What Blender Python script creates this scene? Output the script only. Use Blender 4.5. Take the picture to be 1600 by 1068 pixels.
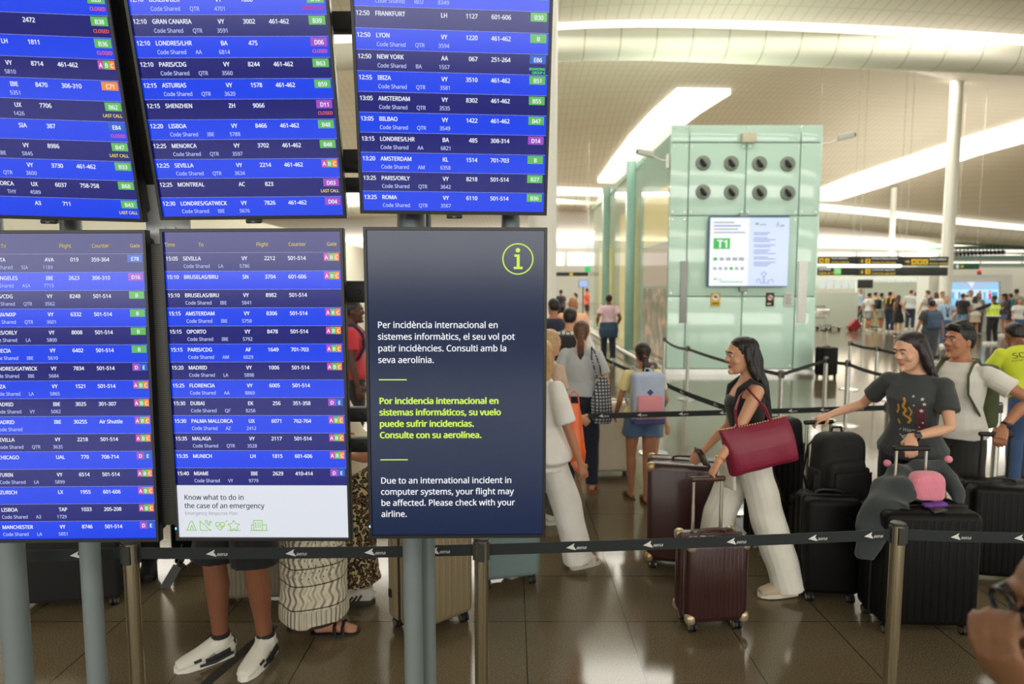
import bpy, bmesh, math, random
import numpy as np
from mathutils import Vector, Matrix

# ---------------------------------------------------------------- camera, world, lights, exposure
for o in list(bpy.data.objects): bpy.data.objects.remove(o)
SC = bpy.context.scene
COL = SC.collection
FPX = 1000.0; EYE = 1.95; PITCH = math.atan((534 - 447) / FPX)
cd = bpy.data.cameras.new('camera'); cam = bpy.data.objects.new('camera', cd); COL.objects.link(cam)
cam.location = (0, 0, EYE); cam.rotation_euler = (math.pi / 2 - PITCH, 0, 0)
cd.sensor_width = 36; cd.lens = 36 * FPX / 1600; cd.clip_end = 400; cd.clip_start = .05
cd.dof.use_dof = True; cd.dof.focus_distance = 2.45; cd.dof.aperture_fstop = 2.4
SC.camera = cam
SC.view_settings.view_transform = 'Standard'; SC.view_settings.look = 'None'
SC.view_settings.exposure = 0.0; SC.view_settings.gamma = 1.0; SC.view_settings.use_curve_mapping = False
w = bpy.data.worlds.new('world'); SC.world = w; w.use_nodes = True
w.node_tree.nodes['Background'].inputs[0].default_value = (1.0, .97, .88, 1)
w.node_tree.nodes['Background'].inputs[1].default_value = 1.1

def area_light(name, loc, rot, sx, sy, power, col=(1, .96, .86)):
    l = bpy.data.lights.new(name, 'AREA'); l.shape = 'RECTANGLE'; l.size = sx; l.size_y = sy
    l.energy = power; l.color = col
    o = bpy.data.objects.new(name, l); o.location = loc; o.rotation_euler = rot; COL.objects.link(o)
    return o
# daylight of the long roof slots, plus unseen strips added to brighten tower and hall
area_light('slot_and_fill_light', (4, 16.5, 8.7), (math.radians(-12), 0, 0), 44, 1.2, 1700)
area_light('slot_and_fill_light', (4, 9.5, 10.2), (math.radians(-15), 0, 0), 40, 2.0, 1900)  # fill strip added between slots to brighten the tower front
area_light('slot_and_fill_light', (4, -7.0, 9.4), (math.radians(22), 0, 0), 40, 2.2, 900)  # added behind the camera to light the tower front
area_light('slot_and_fill_light', (6, 38.0, 7.2), (math.radians(-8), 0, 0), 70, 1.4, 8500)
area_light('slot_and_fill_light', (4, 27.0, 10.3), (0, 0, 0), 60, 1.2, 4200)
area_light('slot_and_fill_light', (8, 54.0, 6.6), (math.radians(-8), 0, 0), 90, 2.0, 14000)
# made-up lamps facing upward, added only to brighten the ceiling
area_light('ceiling_fill', (5.2, 21.5, 5.6), (math.pi, 0, 0), 3.0, 10.0, 190, (1, .96, .88))
area_light('ceiling_fill', (22.0, 34.0, 5.2), (math.pi, 0, 0), 8.0, 12.0, 420, (1, .96, .88))
area_light('ceiling_fill', (-14.0, 20.0, 5.2), (math.pi, 0, 0), 4.0, 24.0, 520, (1, .96, .88))
area_light('ceiling_fill', (26.0, 14.0, 4.6), (math.pi, 0, 0), 4.0, 20.0, 380, (1, .96, .88))
area_light('ceiling_fill', (10.0, 62.0, 4.2), (math.pi, 0, 0), 80.0, 10.0, 16000, (1, .95, .86))

# ---------------------------------------------------------------- helpers
CT, ST = math.cos(PITCH), math.sin(PITCH)
def ray(px, py):
    a = (px - 800) / FPX; b = (534 - py) / FPX
    return Vector((a, CT + b * ST, -ST + b * CT))
def at_y(px, py, Y):
    r = ray(px, py); return Vector((0, 0, EYE)) + r * (Y / r.y)
def at_z(px, py, Z=0.0):
    r = ray(px, py); return Vector((0, 0, EYE)) + r * ((Z - EYE) / r.z)
def proj(p):
    z = p[2] - EYE; d = p[1] * CT - z * ST; u = p[1] * ST + z * CT
    return (800 + FPX * p[0] / d, 534 - FPX * u / d)
R = math.radians

def lin(c):
    c = c / 255.0
    return c / 12.92 if c <= .04045 else ((c + .055) / 1.055) ** 2.4
def L3(rgb): return tuple(lin(c) for c in rgb)

MC = {}
def M(rgb, rough=.6, metal=0., var=.08, nscale=12., bump=0., bscale=60., spec=.5, emit=0., coat=0., alpha=1., trans=0., sheen=0.):
    key = (rgb, rough, metal, var, nscale, bump, bscale, spec, emit, coat, alpha, trans, sheen)
    if key in MC: return MC[key]
    m = bpy.data.materials.new('material_%d_%d_%d' % rgb[:3]); m.use_nodes = True
    nt = m.node_tree; b = nt.nodes['Principled BSDF']; c = L3(rgb)
    b.inputs['Base Color'].default_value = (*c, 1); b.inputs['Roughness'].default_value = rough
    b.inputs['Metallic'].default_value = metal; b.inputs['Specular IOR Level'].default_value = spec
    b.inputs['Coat Weight'].default_value = coat; b.inputs['Alpha'].default_value = alpha
    b.inputs['Transmission Weight'].default_value = trans
    if sheen: b.inputs['Sheen Weight'].default_value = sheen
    if emit:
        b.inputs['Emission Color'].default_value = (*c, 1); b.inputs['Emission Strength'].default_value = emit
        b.inputs['Base Color'].default_value = (c[0] * .04, c[1] * .04, c[2] * .04, 1)
    elif var or bump:
        tc = nt.nodes.new('ShaderNodeTexCoord')
        if var:
            n = nt.nodes.new('ShaderNodeTexNoise'); n.inputs['Scale'].default_value = nscale; n.inputs['Detail'].default_value = 3
            mx = nt.nodes.new('ShaderNodeMix'); mx.data_type = 'RGBA'
            nt.links.new(tc.outputs['Object'], n.inputs['Vector']); nt.links.new(n.outputs['Fac'], mx.inputs['Factor'])
            mx.inputs[6].default_value = (*[max(0, x * (1 - var)) for x in c], 1); mx.inputs[7].default_value = (*[min(1, x * (1 + var)) for x in c], 1)
            nt.links.new(mx.outputs[2], b.inputs['Base Color'])
        if bump:
            n2 = nt.nodes.new('ShaderNodeTexNoise'); n2.inputs['Scale'].default_value = bscale; n2.inputs['Detail'].default_value = 2
            bp = nt.nodes.new('ShaderNodeBump'); bp.inputs['Strength'].default_value = bump; bp.inputs['Distance'].default_value = .01
            nt.links.new(tc.outputs['Object'], n2.inputs['Vector']); nt.links.new(n2.outputs['Fac'], bp.inputs['Height'])
            nt.links.new(bp.outputs[0], b.inputs['Normal'])
    MC[key] = m
    return m

def frame(d, up=Vector((0, 0, 1))):
    d = d.normalized()
    x = up.cross(d) if False else d.cross(up)
    if x.length < 1e-4: x = d.cross(Vector((0, 1, 0)))
    x.normalize(); return x, x.cross(d).normalized()   # x, y with d as third axis

class MB:
    """collects faces of one mesh object"""
    def __init__(s): s.v = []; s.f = []; s.m = []; s.mats = []
    def mi(s, mat):
        if mat is None: return 0
        if mat not in s.mats: s.mats.append(mat)
        return s.mats.index(mat)
    def face(s, pts, mat=None):
        i = len(s.v); s.v += [tuple(p) for p in pts]; s.f.append(tuple(range(i, i + len(pts)))); s.m.append(s.mi(mat))
    def loft(s, rings, mat=None, cap=True, closed=False):
        k = s.mi(mat); b = len(s.v); n = len(rings[0])
        for r in rings: s.v += [tuple(p) for p in r]
        nr = len(rings)
        for i in range(nr if closed else nr - 1):
            for j in range(n):
                a = b + i * n + j; a2 = b + i * n + (j + 1) % n; i2 = (i + 1) % nr
                s.f.append((a, a2, b + i2 * n + (j + 1) % n, b + i2 * n + j)); s.m.append(k)
        if cap and not closed:
            s.f.append(tuple(b + j for j in reversed(range(n)))); s.m.append(k)
            s.f.append(tuple(b + (nr - 1) * n + j for j in range(n))); s.m.append(k)
        return s
    def tube(s, path, rad, mat=None, n=10, flat=1., up=Vector((0, 0, 1)), cap=True, closed=False):
        P = [Vector(p) for p in path]; rings = []
        if not hasattr(rad, '__len__') or isinstance(rad, tuple): rad = [rad] * len(P)
        N = len(P); px = None
        for i, p in enumerate(P):
            if closed: d = P[(i + 1) % N] - P[i - 1]
            else: d = P[min(i + 1, N - 1)] - P[max(i - 1, 0)]
            d = d.normalized()
            if px is None: x, y = frame(d, up)
            else:
                x = px - d * px.dot(d)
                if x.length < 1e-5: x, y = frame(d, up)
                x.normalize(); y = x.cross(d)
            px = x
            r = rad[i]
            rx, ry = (r if hasattr(r, '__len__') else (r, r * flat))
            rings.append([p + x * (rx * math.cos(2 * math.pi * j / n)) + y * (ry * math.sin(2 * math.pi * j / n)) for j in range(n)])
        return s.loft(rings, mat, cap, closed)
    def cyl(s, a, b, r, mat=None, n=16, r2=None): return s.tube([a, b], [r, r if r2 is None else r2], mat, n)
    def ball(s, c, r, mat=None, n=12, rot=None):
        c = Vector(c); r = (r, r, r) if not hasattr(r, '__len__') else r; rings = []
        m = max(6, n // 2 + 2)
        for i in range(m):
            t = math.pi * (i + .12) / (m - 1 + .24) - math.pi / 2
            ring = []
            for j in range(n):
                a = 2 * math.pi * j / n
                q = Vector((r[0] * math.cos(t) * math.cos(a), r[1] * math.cos(t) * math.sin(a), r[2] * math.sin(t)))
                ring.append(c + (rot @ q if rot else q))
            rings.append(ring)
        return s.loft(rings, mat)
    def box(s, c, sz, mat=None, rot=None):
        c = Vector(c); h = [x / 2 for x in sz]; k = s.mi(mat); b = len(s.v)
        for z in (-1, 1):
            for y in (-1, 1):
                for x in (-1, 1):
                    q = Vector((x * h[0], y * h[1], z * h[2])); s.v.append(tuple(c + (rot @ q if rot else q)))
        for f in ((0, 2, 3, 1), (4, 5, 7, 6), (0, 1, 5, 4), (2, 6, 7, 3), (0, 4, 6, 2), (1, 3, 7, 5)):
            s.f.append(tuple(b + i for i in f)); s.m.append(k)
        return s
    def rbox(s, c, sz, r, mat=None, seg=4, rot=None, n_edge=None):
        """box with rounded edges"""
        bm = bmesh.new(); bmesh.ops.create_cube(bm, size=1.0)
        for v in bm.verts: v.co = Vector((v.co.x * sz[0], v.co.y * sz[1], v.co.z * sz[2]))
        bmesh.ops.bevel(bm, geom=list(bm.edges), offset=min(r, min(sz) * .49), segments=seg, profile=.5, affect='EDGES')
        c = Vector(c); b = len(s.v); k = s.mi(mat); bm.verts.index_update()
        for v in bm.verts: s.v.append(tuple(c + (rot @ v.co if rot else v.co)))
        for f in bm.faces: s.f.append(tuple(b + v.index for v in f.verts)); s.m.append(k)
        bm.free(); return s
    def prism(s, poly, o, ex, ey, d, mat=None):
        """extrude a 2D polygon lying in the plane o + x*ex + y*ey by the vector d"""
        o, ex, ey, d = Vector(o), Vector(ex), Vector(ey), Vector(d)
        A = [o + ex * x + ey * y for x, y in poly]; B = [p + d for p in A]
        return s.loft([A, B], mat)
    def add(s, o, T=None):
        b = len(s.v); mp = [s.mi(m) for m in o.mats] or [0]
        s.v += [tuple(T @ Vector(p)) if T else p for p in o.v]
        s.f += [tuple(b + i for i in f) for f in o.f]; s.m += [mp[k] for k in o.m]; return s
    def mesh(s, name, mats=None, smooth=True, fix=True):
        me = bpy.data.meshes.new(name); me.from_pydata(s.v, [], s.f); 
        for m in (s.mats or (mats if isinstance(mats, (list, tuple)) else [mats])): me.materials.append(m)
        if s.mats: me.polygons.foreach_set('material_index', s.m)
        if fix:
            bm = bmesh.new(); bm.from_mesh(me); bmesh.ops.recalc_face_normals(bm, faces=bm.faces); bm.to_mesh(me); bm.free()
        if smooth: smooth_by_angle(me)
        return me
    def build(s, name, mat=None, parent=None, smooth=True, loc=None, rot=None):
        o = bpy.data.objects.new(name, s.mesh(name, mat, smooth)); COL.objects.link(o)
        if parent: o.parent = parent
        if loc is not None: o.location = loc
        if rot is not None: o.rotation_euler = rot
        return o

def smooth_by_angle(me, ang=35):
    me.polygons.foreach_set('use_smooth', [True] * len(me.polygons))
    bm = bmesh.new(); bm.from_mesh(me); a = math.radians(ang)
    for e in bm.edges:
        if len(e.link_faces) == 2 and e.calc_face_angle(0) > a: e.smooth = False
    bm.to_mesh(me); bm.free()

def tag(o, label=None, cat=None, group=None, kind=None):
    if label: o['label'] = label
    if cat: o['category'] = cat
    if group: o['group'] = group
    if kind: o['kind'] = kind
    return o
def empty(name, loc, rz=0, label=None, cat=None, group=None):
    o = bpy.data.objects.new(name, None); o.empty_display_size = .1; COL.objects.link(o)
    o.location = loc; o.rotation_euler = (0, 0, rz); return tag(o, label, cat, group)
def struct(o, label=None): return tag(o, label, None, None, 'structure')
def copy_tree(o, parent=None):
    c = o.copy(); COL.objects.link(c)
    if parent: c.parent = parent
    for ch in o.children: copy_tree(ch, c)
    return c

# a separate scene to evaluate modifiers and text in
TS = bpy.data.scenes.new('workbench')
def evaluated(ob):
    TS.collection.objects.link(ob)
    with bpy.context.temp_override(scene=TS, view_layer=TS.view_layers[0]):
        dg = bpy.context.evaluated_depsgraph_get(); dg.update()
        me = bpy.data.meshes.new_from_object(ob.evaluated_get(dg), depsgraph=dg)
    TS.collection.objects.unlink(ob); return me
def fuse(mb, voxel, smooth=3, noise=None, mats=None):
    """one continuous skin around everything in mb; returns a mesh"""
    me = mb.mesh('skin', M((128, 128, 128)), smooth=False)
    ob = bpy.data.objects.new('skin', me)
    r = ob.modifiers.new('r', 'REMESH'); r.mode = 'VOXEL'; r.voxel_size = voxel; r.use_smooth_shade = True
    if smooth:
        s = ob.modifiers.new('s', 'SMOOTH'); s.factor = .5; s.iterations = smooth
    out = evaluated(ob); bpy.data.objects.remove(ob); bpy.data.meshes.remove(me)
    if noise and len(out.vertices):
        n = len(out.vertices); co = np.empty(n * 3, np.float32); out.vertices.foreach_get('co', co); co = co.reshape(-1, 3)
        no = np.empty(n * 3, np.float32); out.vertex_normals.foreach_get('vector', no); no = no.reshape(-1, 3)
        co = co + no * noise(co)[:, None]; out.vertices.foreach_set('co', co.astype(np.float32).ravel()); out.update()
    out.materials.clear()
    for m in (mats or []): out.materials.append(m)
    out.polygons.foreach_set('material_index', [0] * len(out.polygons))
    out.polygons.foreach_set('use_smooth', [True] * len(out.polygons))
    return out
def meshobj(name, me, parent=None):
    me.name = name
    o = bpy.data.objects.new(name, me); COL.objects.link(o)
    if parent: o.parent = parent
    return o
def fold_noise(amp=.004, seed=0, fz=9.):
    def f(c):
        x, y, z = c[:, 0], c[:, 1], c[:, 2]
        return amp * (np.sin(x * 31 + z * fz + seed + 2 * np.sin(z * 5 + seed)) * .5 + np.sin(y * 37 - z * fz * .7 + seed * 2) * .5 + .6 * np.sin((x + y) * 19 + z * 23 + 3 * np.sin(x * 8 + seed)))
    return f
def strand_noise(amp=.004, seed=0, ctr=(0, 0, 0)):
    def f(c):
        x = c[:, 0] - ctr[0]; y = c[:, 1] - ctr[1]; a = np.arctan2(x, -y + .01); z = c[:, 2]
        return amp * np.clip(np.hypot(x, y) / .07 - .15, 0, 1) * np.clip((2.3 - np.abs(a)) / .6, .12, 1) * (np.sin(a * 22 + 2 * np.sin(z * 9 + seed)) + .6 * np.sin(a * 41 + seed + z * 6))
    return f

TXC = {}
FONT = None
try:      # the plain sans serif that comes with Blender itself; its built-in face serves if it is missing
    import os
    FONT = bpy.data.fonts.load(os.path.join(bpy.utils.system_resource('DATAFILES'), 'fonts', 'NotoSansHebrew-Regular.woff2'))
except Exception:
    FONT = None
def text_geo(s, bold=0.0, shear=0.0, res=3):
    """outline of a word as flat faces, cap height 1 at size 1.4"""
    bold = 0; k = (s, bold, shear, res)
    if k not in TXC:
        cu = bpy.data.curves.new('t', 'FONT'); cu.body = s; cu.size = 1.0; cu.offset = bold; cu.shear = shear; cu.resolution_u = res
        cu.fill_mode = 'FRONT'
        if FONT: cu.font = FONT
        ob = bpy.data.objects.new('t', cu); me = evaluated(ob)
        v = [tuple(x.co) for x in me.vertices]; f = [tuple(p.vertices) for p in me.polygons]
        wd = max([p[0] for p in v], default=0)
        bpy.data.objects.remove(ob); bpy.data.curves.remove(cu); bpy.data.meshes.remove(me)
        TXC[k] = (v, f, wd)
    return TXC[k]
_ch = []
def CAPH():
    if not _ch: _ch.append(max(p[1] for p in text_geo('H')[0]))
    return _ch[0]
def put_text(mb, s, o, ex, ey, size, mat, align='L', bold=0.02, shear=0., lift=0.0, wide=1.0, res=3):
    """write s into mb: baseline origin o, unit vectors ex, ey; size = cap height"""
    v, f, wd = text_geo(s, bold, shear, res); k = size / CAPH()
    dx = {'L': 0, 'C': -wd / 2, 'R': -wd}[align] * k * wide
    o, ex, ey = Vector(o), Vector(ex), Vector(ey); nz = ex.cross(ey)
    mi = mb.mi(mat)
    for sh, up in (((-1, 0), (1, 0), (0, .6), (0, -.6)) if bold > .008 else ((0, 0),)):      # a heavier face: the strokes laid side by side
        b = len(mb.v); dx2 = dx + sh * bold * k; dy = up * bold * k
        mb.v += [tuple(o + ex * (p[0] * k * wide + dx2) + ey * (p[1] * k + dy) + nz * lift) for p in v]
        mb.f += [tuple(b + i for i in q) for q in f]; mb.m += [mi] * len(f)
def line2d(mb, pts, wdt, o, ex, ey, mat, closed=False):
    """a drawn line of width wdt through 2D points"""
    o, ex, ey = Vector(o), Vector(ex), Vector(ey)
    P = [Vector((p[0], p[1])) for p in pts]
    if closed: P.append(P[0])
    for a, b in zip(P, P[1:]):
        d = b - a
        if d.length < 1e-9: continue
        d.normalize(); n = Vector((-d.y, d.x)) * wdt / 2; a2 = a - d * wdt * .3; b2 = b + d * wdt * .3
        mb.face([o + ex * q.x + ey * q.y for q in (a2 - n, b2 - n, b2 + n, a2 + n)], mat)
def circ(cx, cy, r, n=24, a0=0, a1=360):
    return [(cx + r * math.cos(R(a0 + (a1 - a0) * i / n)), cy + r * math.sin(R(a0 + (a1 - a0) * i / n))) for i in range(n if a1 - a0 == 360 else n + 1)]

# ================================================================ THE HALL
def grid_nodes(nt, co, sx, sy, wd, ox=0., oy=0.):
    """1 on thin lines of a grid with spacing sx, sy in the object's x and y"""
    sep = nt.nodes.new('ShaderNodeSeparateXYZ'); nt.links.new(co, sep.inputs[0]); outs = []
    for ax, s, o in (('X', sx, ox), ('Y', sy, oy)):
        a = nt.nodes.new('ShaderNodeMath'); a.operation = 'MULTIPLY_ADD'; a.inputs[1].default_value = 1 / s; a.inputs[2].default_value = -o / s + 100
        nt.links.new(sep.outputs[ax], a.inputs[0])
        f = nt.nodes.new('ShaderNodeMath'); f.operation = 'FRACT'; nt.links.new(a.outputs[0], f.inputs[0])
        l = nt.nodes.new('ShaderNodeMath'); l.operation = 'LESS_THAN'; l.inputs[1].default_value = wd / s; nt.links.new(f.outputs[0], l.inputs[0])
        outs.append(l)
    mx = nt.nodes.new('ShaderNodeMath'); mx.operation = 'MAXIMUM'; nt.links.new(outs[0].outputs[0], mx.inputs[0]); nt.links.new(outs[1].outputs[0], mx.inputs[1])
    return mx.outputs[0]
def mixrgb(nt, fac, a, b):
    m = nt.nodes.new('ShaderNodeMix'); m.data_type = 'RGBA'
    for sock, val in ((0, fac), (6, a), (7, b)):
        if hasattr(val, 'is_linked'): nt.links.new(val, m.inputs[sock])
        else: m.inputs[sock].default_value = val if sock == 0 else (*L3(val), 1)
    return m.outputs[2]

def floor_material():
    m = bpy.data.materials.new('polished_granite'); m.use_nodes = True; nt = m.node_tree; b = nt.nodes['Principled BSDF']
    tc = nt.nodes.new('ShaderNodeTexCoord'); co = tc.outputs['Object']
    sp = nt.nodes.new('ShaderNodeTexNoise'); sp.inputs['Scale'].default_value = 130; sp.inputs['Detail'].default_value = 4; nt.links.new(co, sp.inputs['Vector'])
    rp = nt.nodes.new('ShaderNodeValToRGB'); rp.color_ramp.elements[0].position = .36; rp.color_ramp.elements[1].position = .62
    rp.color_ramp.elements[0].color = (*L3((58, 51, 39)), 1); rp.color_ramp.elements[1].color = (*L3((124, 112, 88)), 1)
    nt.links.new(sp.outputs['Fac'], rp.inputs[0])
    big = nt.nodes.new('ShaderNodeTexNoise'); big.inputs['Scale'].default_value = 1.1; nt.links.new(co, big.inputs['Vector'])
    c1 = mixrgb(nt, big.outputs['Fac'], rp.outputs[0], (102, 91, 70))
    c = mixrgb(nt, grid_nodes(nt, co, .59, .59, .006, .075, 3.58), c1, (40, 34, 26))
    nt.links.new(c, b.inputs['Base Color'])
    b.inputs['Roughness'].default_value = .13; b.inputs['Specular IOR Level'].default_value = .55
    wn = nt.nodes.new('ShaderNodeTexNoise'); wn.inputs['Scale'].default_value = 2.2; nt.links.new(co, wn.inputs['Vector'])
    bp = nt.nodes.new('ShaderNodeBump'); bp.inputs['Strength'].default_value = .03; nt.links.new(wn.outputs['Fac'], bp.inputs['Height']); nt.links.new(bp.outputs[0], b.inputs['Normal'])
    return m
f = MB(); f.box((0, 40, -.1), (140, 130, .2))
struct(f.build('floor', floor_material(), smooth=False), 'polished beige speckled granite floor tiles')

def ceiling_material(col, sx, sy, wd, line):
    m = bpy.data.materials.new('ceiling_panel'); m.use_nodes = True; nt = m.node_tree; b = nt.nodes['Principled BSDF']
    tc = nt.nodes.new('ShaderNodeTexCoord'); co = tc.outputs['Object']
    n = nt.nodes.new('ShaderNodeTexNoise'); n.inputs['Scale'].default_value = .35; nt.links.new(co, n.inputs['Vector'])
    c1 = mixrgb(nt, n.outputs['Fac'], tuple(int(x * .93) for x in col), col)
    nt.links.new(mixrgb(nt, grid_nodes(nt, co, sx, sy, wd), c1, line), b.inputs['Base Color'])
    b.inputs['Roughness'].default_value = .55; return m
CM = ceiling_material((234, 224, 203), .30, .62, .045, (210, 200, 176))
SM = ceiling_material((238, 236, 218), .95, 50., .035, (186, 184, 160))
GLOW = M((255, 250, 236), emit=1.6)
XS = [-600, -200, 200, 540, 760, 870, 1000, 1200, 1400, 1600, 1900, 2300]
def cline(ys, depth):      # a long edge of the ceiling, from what is seen of it: height on the frame -> height in the hall
    return [at_y(x, y, d) for x, y, d in zip(XS, ys, depth)]
c1t = cline([92, 76, 62, 52, 42, 35, 29, 32, 41, 54, 80, 120], [16.4, 16.6, 16.9, 17.2, 17.3, 17.4, 17.4, 17.4, 17.4, 17.3, 17.2, 17.0])
c1b = cline([112, 95, 80, 68, 56, 46, 41, 46, 56, 70, 98, 138], [16.4, 16.6, 16.9, 17.2, 17.3, 17.4, 17.4, 17.4, 17.4, 17.3, 17.2, 17.0])
c1m = [p + Vector((0, .10, -.42)) for p in c1b]
c1l = cline([160, 140, 124, 112, 102, 96, 93, 102, 110, 119, 140, 180], [17.2, 17.4, 17.7, 18.0, 18.1, 18.2, 18.2, 18.2, 18.2, 18.1, 18.0, 17.8])
def mids(a, b, k=.5, sag=0.): return [p.lerp(q, k) + Vector((0, 0, sag)) for p, q in zip(a, b)]
D2 = [38, 38, 38, 38, 38, 38.5, 39.5, 42, 44.5, 47, 50, 54]
c2t = cline([322, 314, 306, 300, 294, 291, 297, 310, 329, 353, 372, 392], D2)
c2b = cline([336, 328, 320, 314, 308, 304, 308, 321, 340, 362, 381, 400], D2)
c2m = [p + Vector((0, .15, -.5)) for p in c2b]
c2l = cline([362, 352, 344, 338, 330, 322, 328, 341, 362, 384, 396, 412], [d + 1.6 for d in D2])
c3 = cline([386, 383, 380, 378, 376, 374, 378, 383, 390, 398, 408, 420], [d + 22 for d in D2])
c0 = [Vector((p.x * 1.3 - 2, -16, 10.4)) for p in c1t]
c0m = [Vector((p.x * 1.1, 5, 11.1)) for p in c1t]
def strip(name, lines, mat, thick=.12):
    """a curved sheet through the given edges, with thickness"""
    mb = MB(); n = len(lines[0])
    for a, b in zip(lines, lines[1:]):
        for i in range(n - 1):
            mb.face([a[i], a[i + 1], b[i + 1], b[i]], mat)
    me = mb.mesh(name, mat, smooth=False, fix=False)
    bm = bmesh.new(); bm.from_mesh(me); bmesh.ops.remove_doubles(bm, verts=bm.verts, dist=1e-4); bm.to_mesh(me); bm.free()
    ob = bpy.data.objects.new(name, me)
    s = ob.modifiers.new('s', 'SUBSURF'); s.levels = 2; s.render_levels = 2; s.boundary_smooth = 'PRESERVE_CORNERS'
    t = ob.modifiers.new('t', 'SOLIDIFY'); t.thickness = thick; t.offset = 1
    out = evaluated(ob); bpy.data.objects.remove(ob)
    out.polygons.foreach_set('use_smooth', [True] * len(out.polygons))
    return struct(meshobj(name, out))
def vault(a, b, h, n=12):      # the bay rises behind its lip and comes down to the next slot
    out = []
    for i in range(n + 1):
        t = i / n; row = []
        for p, q in zip(a, b):
            p1 = p.lerp(q, .33) + Vector((0, 0, h)); p2 = p.lerp(q, .68) + Vector((0, 0, h))
            row.append(p * (1 - t) ** 3 + p1 * 3 * t * (1 - t) ** 2 + p2 * 3 * t * t * (1 - t) + q * t ** 3)
        out.append(row)
    return out
bay = vault(c1l, c2t, 4.4)
strip('ceiling', [c0, c0m, mids(c0m, c1t, .6, .05), c1t], CM)
strip('ceiling', bay, CM)
strip('ceiling', [c2l, mids(c2l, c3, .5, .3), c3], CM)
strip('trim_1', [c1b, c1m, mids(c1m, c1l, .55, -.12), c1l], SM, .06)
strip('trim_2', [c2b, c2m, mids(c2m, c2l, .55, -.15), c2l], SM, .06)
def slot(name, a, b):
    mb = MB()
    for i in range(len(a) - 1):          # panes of the slot, one steel bar between two panes
        for k in range(4):
            p, q = a[i].lerp(a[i + 1], k / 4), a[i].lerp(a[i + 1], (k + .985) / 4); r, s = b[i].lerp(b[i + 1], (k + .985) / 4), b[i].lerp(b[i + 1], k / 4)
            mb.prism([(0, 0), (1, 0), (1, 1), (0, 1)], s, r - s, p - s, (0, .05, 0), GLOW)
    return struct(mb.build(name, GLOW, smooth=False))
slot('window_1', c1t, c1b); slot('window_2', c2t, c2b)
def bay_point(px, py, drop=.28):
    """the point of the second ceiling bay seen at a place of the photograph"""
    S = [[p for p in l] for l in bay]
    def on(l):
        for i in range(len(XS) - 1):
            if XS[i] <= px <= XS[i + 1]: return l[i].lerp(l[i + 1], (px - XS[i]) / (XS[i + 1] - XS[i]))
    L = [on(l) for l in S]
    best = min(((abs(proj(L[i].lerp(L[i + 1], k / 60))[1] - py), i, k) for i in range(2, len(L) - 1) for k in range(61)))
    y = L[best[1]].lerp(L[best[1] + 1], best[2] / 60).y
    return at_y(px, py, y) - Vector((0, 0, drop))
def roof_light(name, left, right):
    mb = MB(); n = 16
    def along(pl, t):
        k = t * (len(pl) - 1); i = min(int(k), len(pl) - 2); return (pl[i][0] + (pl[i + 1][0] - pl[i][0]) * (k - i), pl[i][1] + (pl[i + 1][1] - pl[i][1]) * (k - i))
    A = [bay_point(*along(left, i / n)) for i in range(n + 1)]; B = [bay_point(*along(right, i / n)) for i in range(n + 1)]
    for i in range(n):
        mb.loft([[A[i], A[i + 1], B[i + 1], B[i]], [p + Vector((0, 0, .30)) for p in (A[i], A[i + 1], B[i + 1], B[i])]], GLOW)
    return struct(mb.build(name, GLOW, smooth=False))
roof_light('window_3', [(934, 278), (957, 245), (985, 208), (1018, 172), (1058, 136)], [(962, 279), (1005, 240), (1050, 203), (1095, 168), (1142, 138)])
roof_light('window_4', [(1240, 308), (1330, 272), (1420, 241), (1510, 213), (1620, 182)], [(1310, 307), (1375, 287), (1450, 262), (1530, 235), (1640, 205)])

WH = M((232, 232, 222), rough=.5, var=.03)
def column(name, px, py, Y, r, zt, label):
    p = at_y(px, py, Y); mb = MB(); mb.cyl((p.x, Y, 0), (p.x, Y, zt), r, None, 28)
    mb.cyl((p.x, Y, 0), (p.x, Y, .12), r * 1.08, None, 28)
    return struct(mb.build(name, WH), label)
column('column_1', 848, 300, 10.4, .225, 10.6, 'thick white round column behind the information screens')
column('column_2', 1487, 280, 27.1, .235, 11.4, 'slim white column to the right of the glass tower')
column('column_3', 1393, 380, 41.5, .17, 8.2, 'far slim white column above the yellow signs')
# far ends of the hall
FW = M((226, 224, 208), rough=.6, var=.05, nscale=.4)
mb = MB(); mb.box((10, 78, 3.2), (150, .4, 6.6)); struct(mb.build('wall_far', FW, smooth=False))
mb = MB(); mb.box((-9.8, 30, 2.2), (.3, 60, 4.4)); struct(mb.build('wall_left', FW, smooth=False))
# bright glazing of the far wall, upper band
mb = MB()
for i in range(26): mb.box((-56 + i * 5.0, 77.7, 5.2), (4.6, .1, 1.5), GLOW)
struct(mb.build('window_5', GLOW, smooth=False))
mb = MB()
for i in range(5): mb.box((1.0 + i * 3.2, 62, 6.55 - .05 * i), (3.1, .1, .9), GLOW)
struct(mb.build('window_6', GLOW, smooth=False))

# unseen glowing panes added behind the camera for screen glare and front light
mb = MB()
for i in range(20):
    for j in range(2): mb.box((-28.5 + i * 3.0, -21, 3.3 + j * 2.6), (2.8, .08, 2.4), M((255, 252, 244), emit=5.0))
struct(mb.build('glare_panes', GLOW, smooth=False))
mb = MB(); mb.box((0, -21.3, 4.6), (61, .3, 9.2)); struct(mb.build('wall_front', FW, smooth=False))

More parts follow.
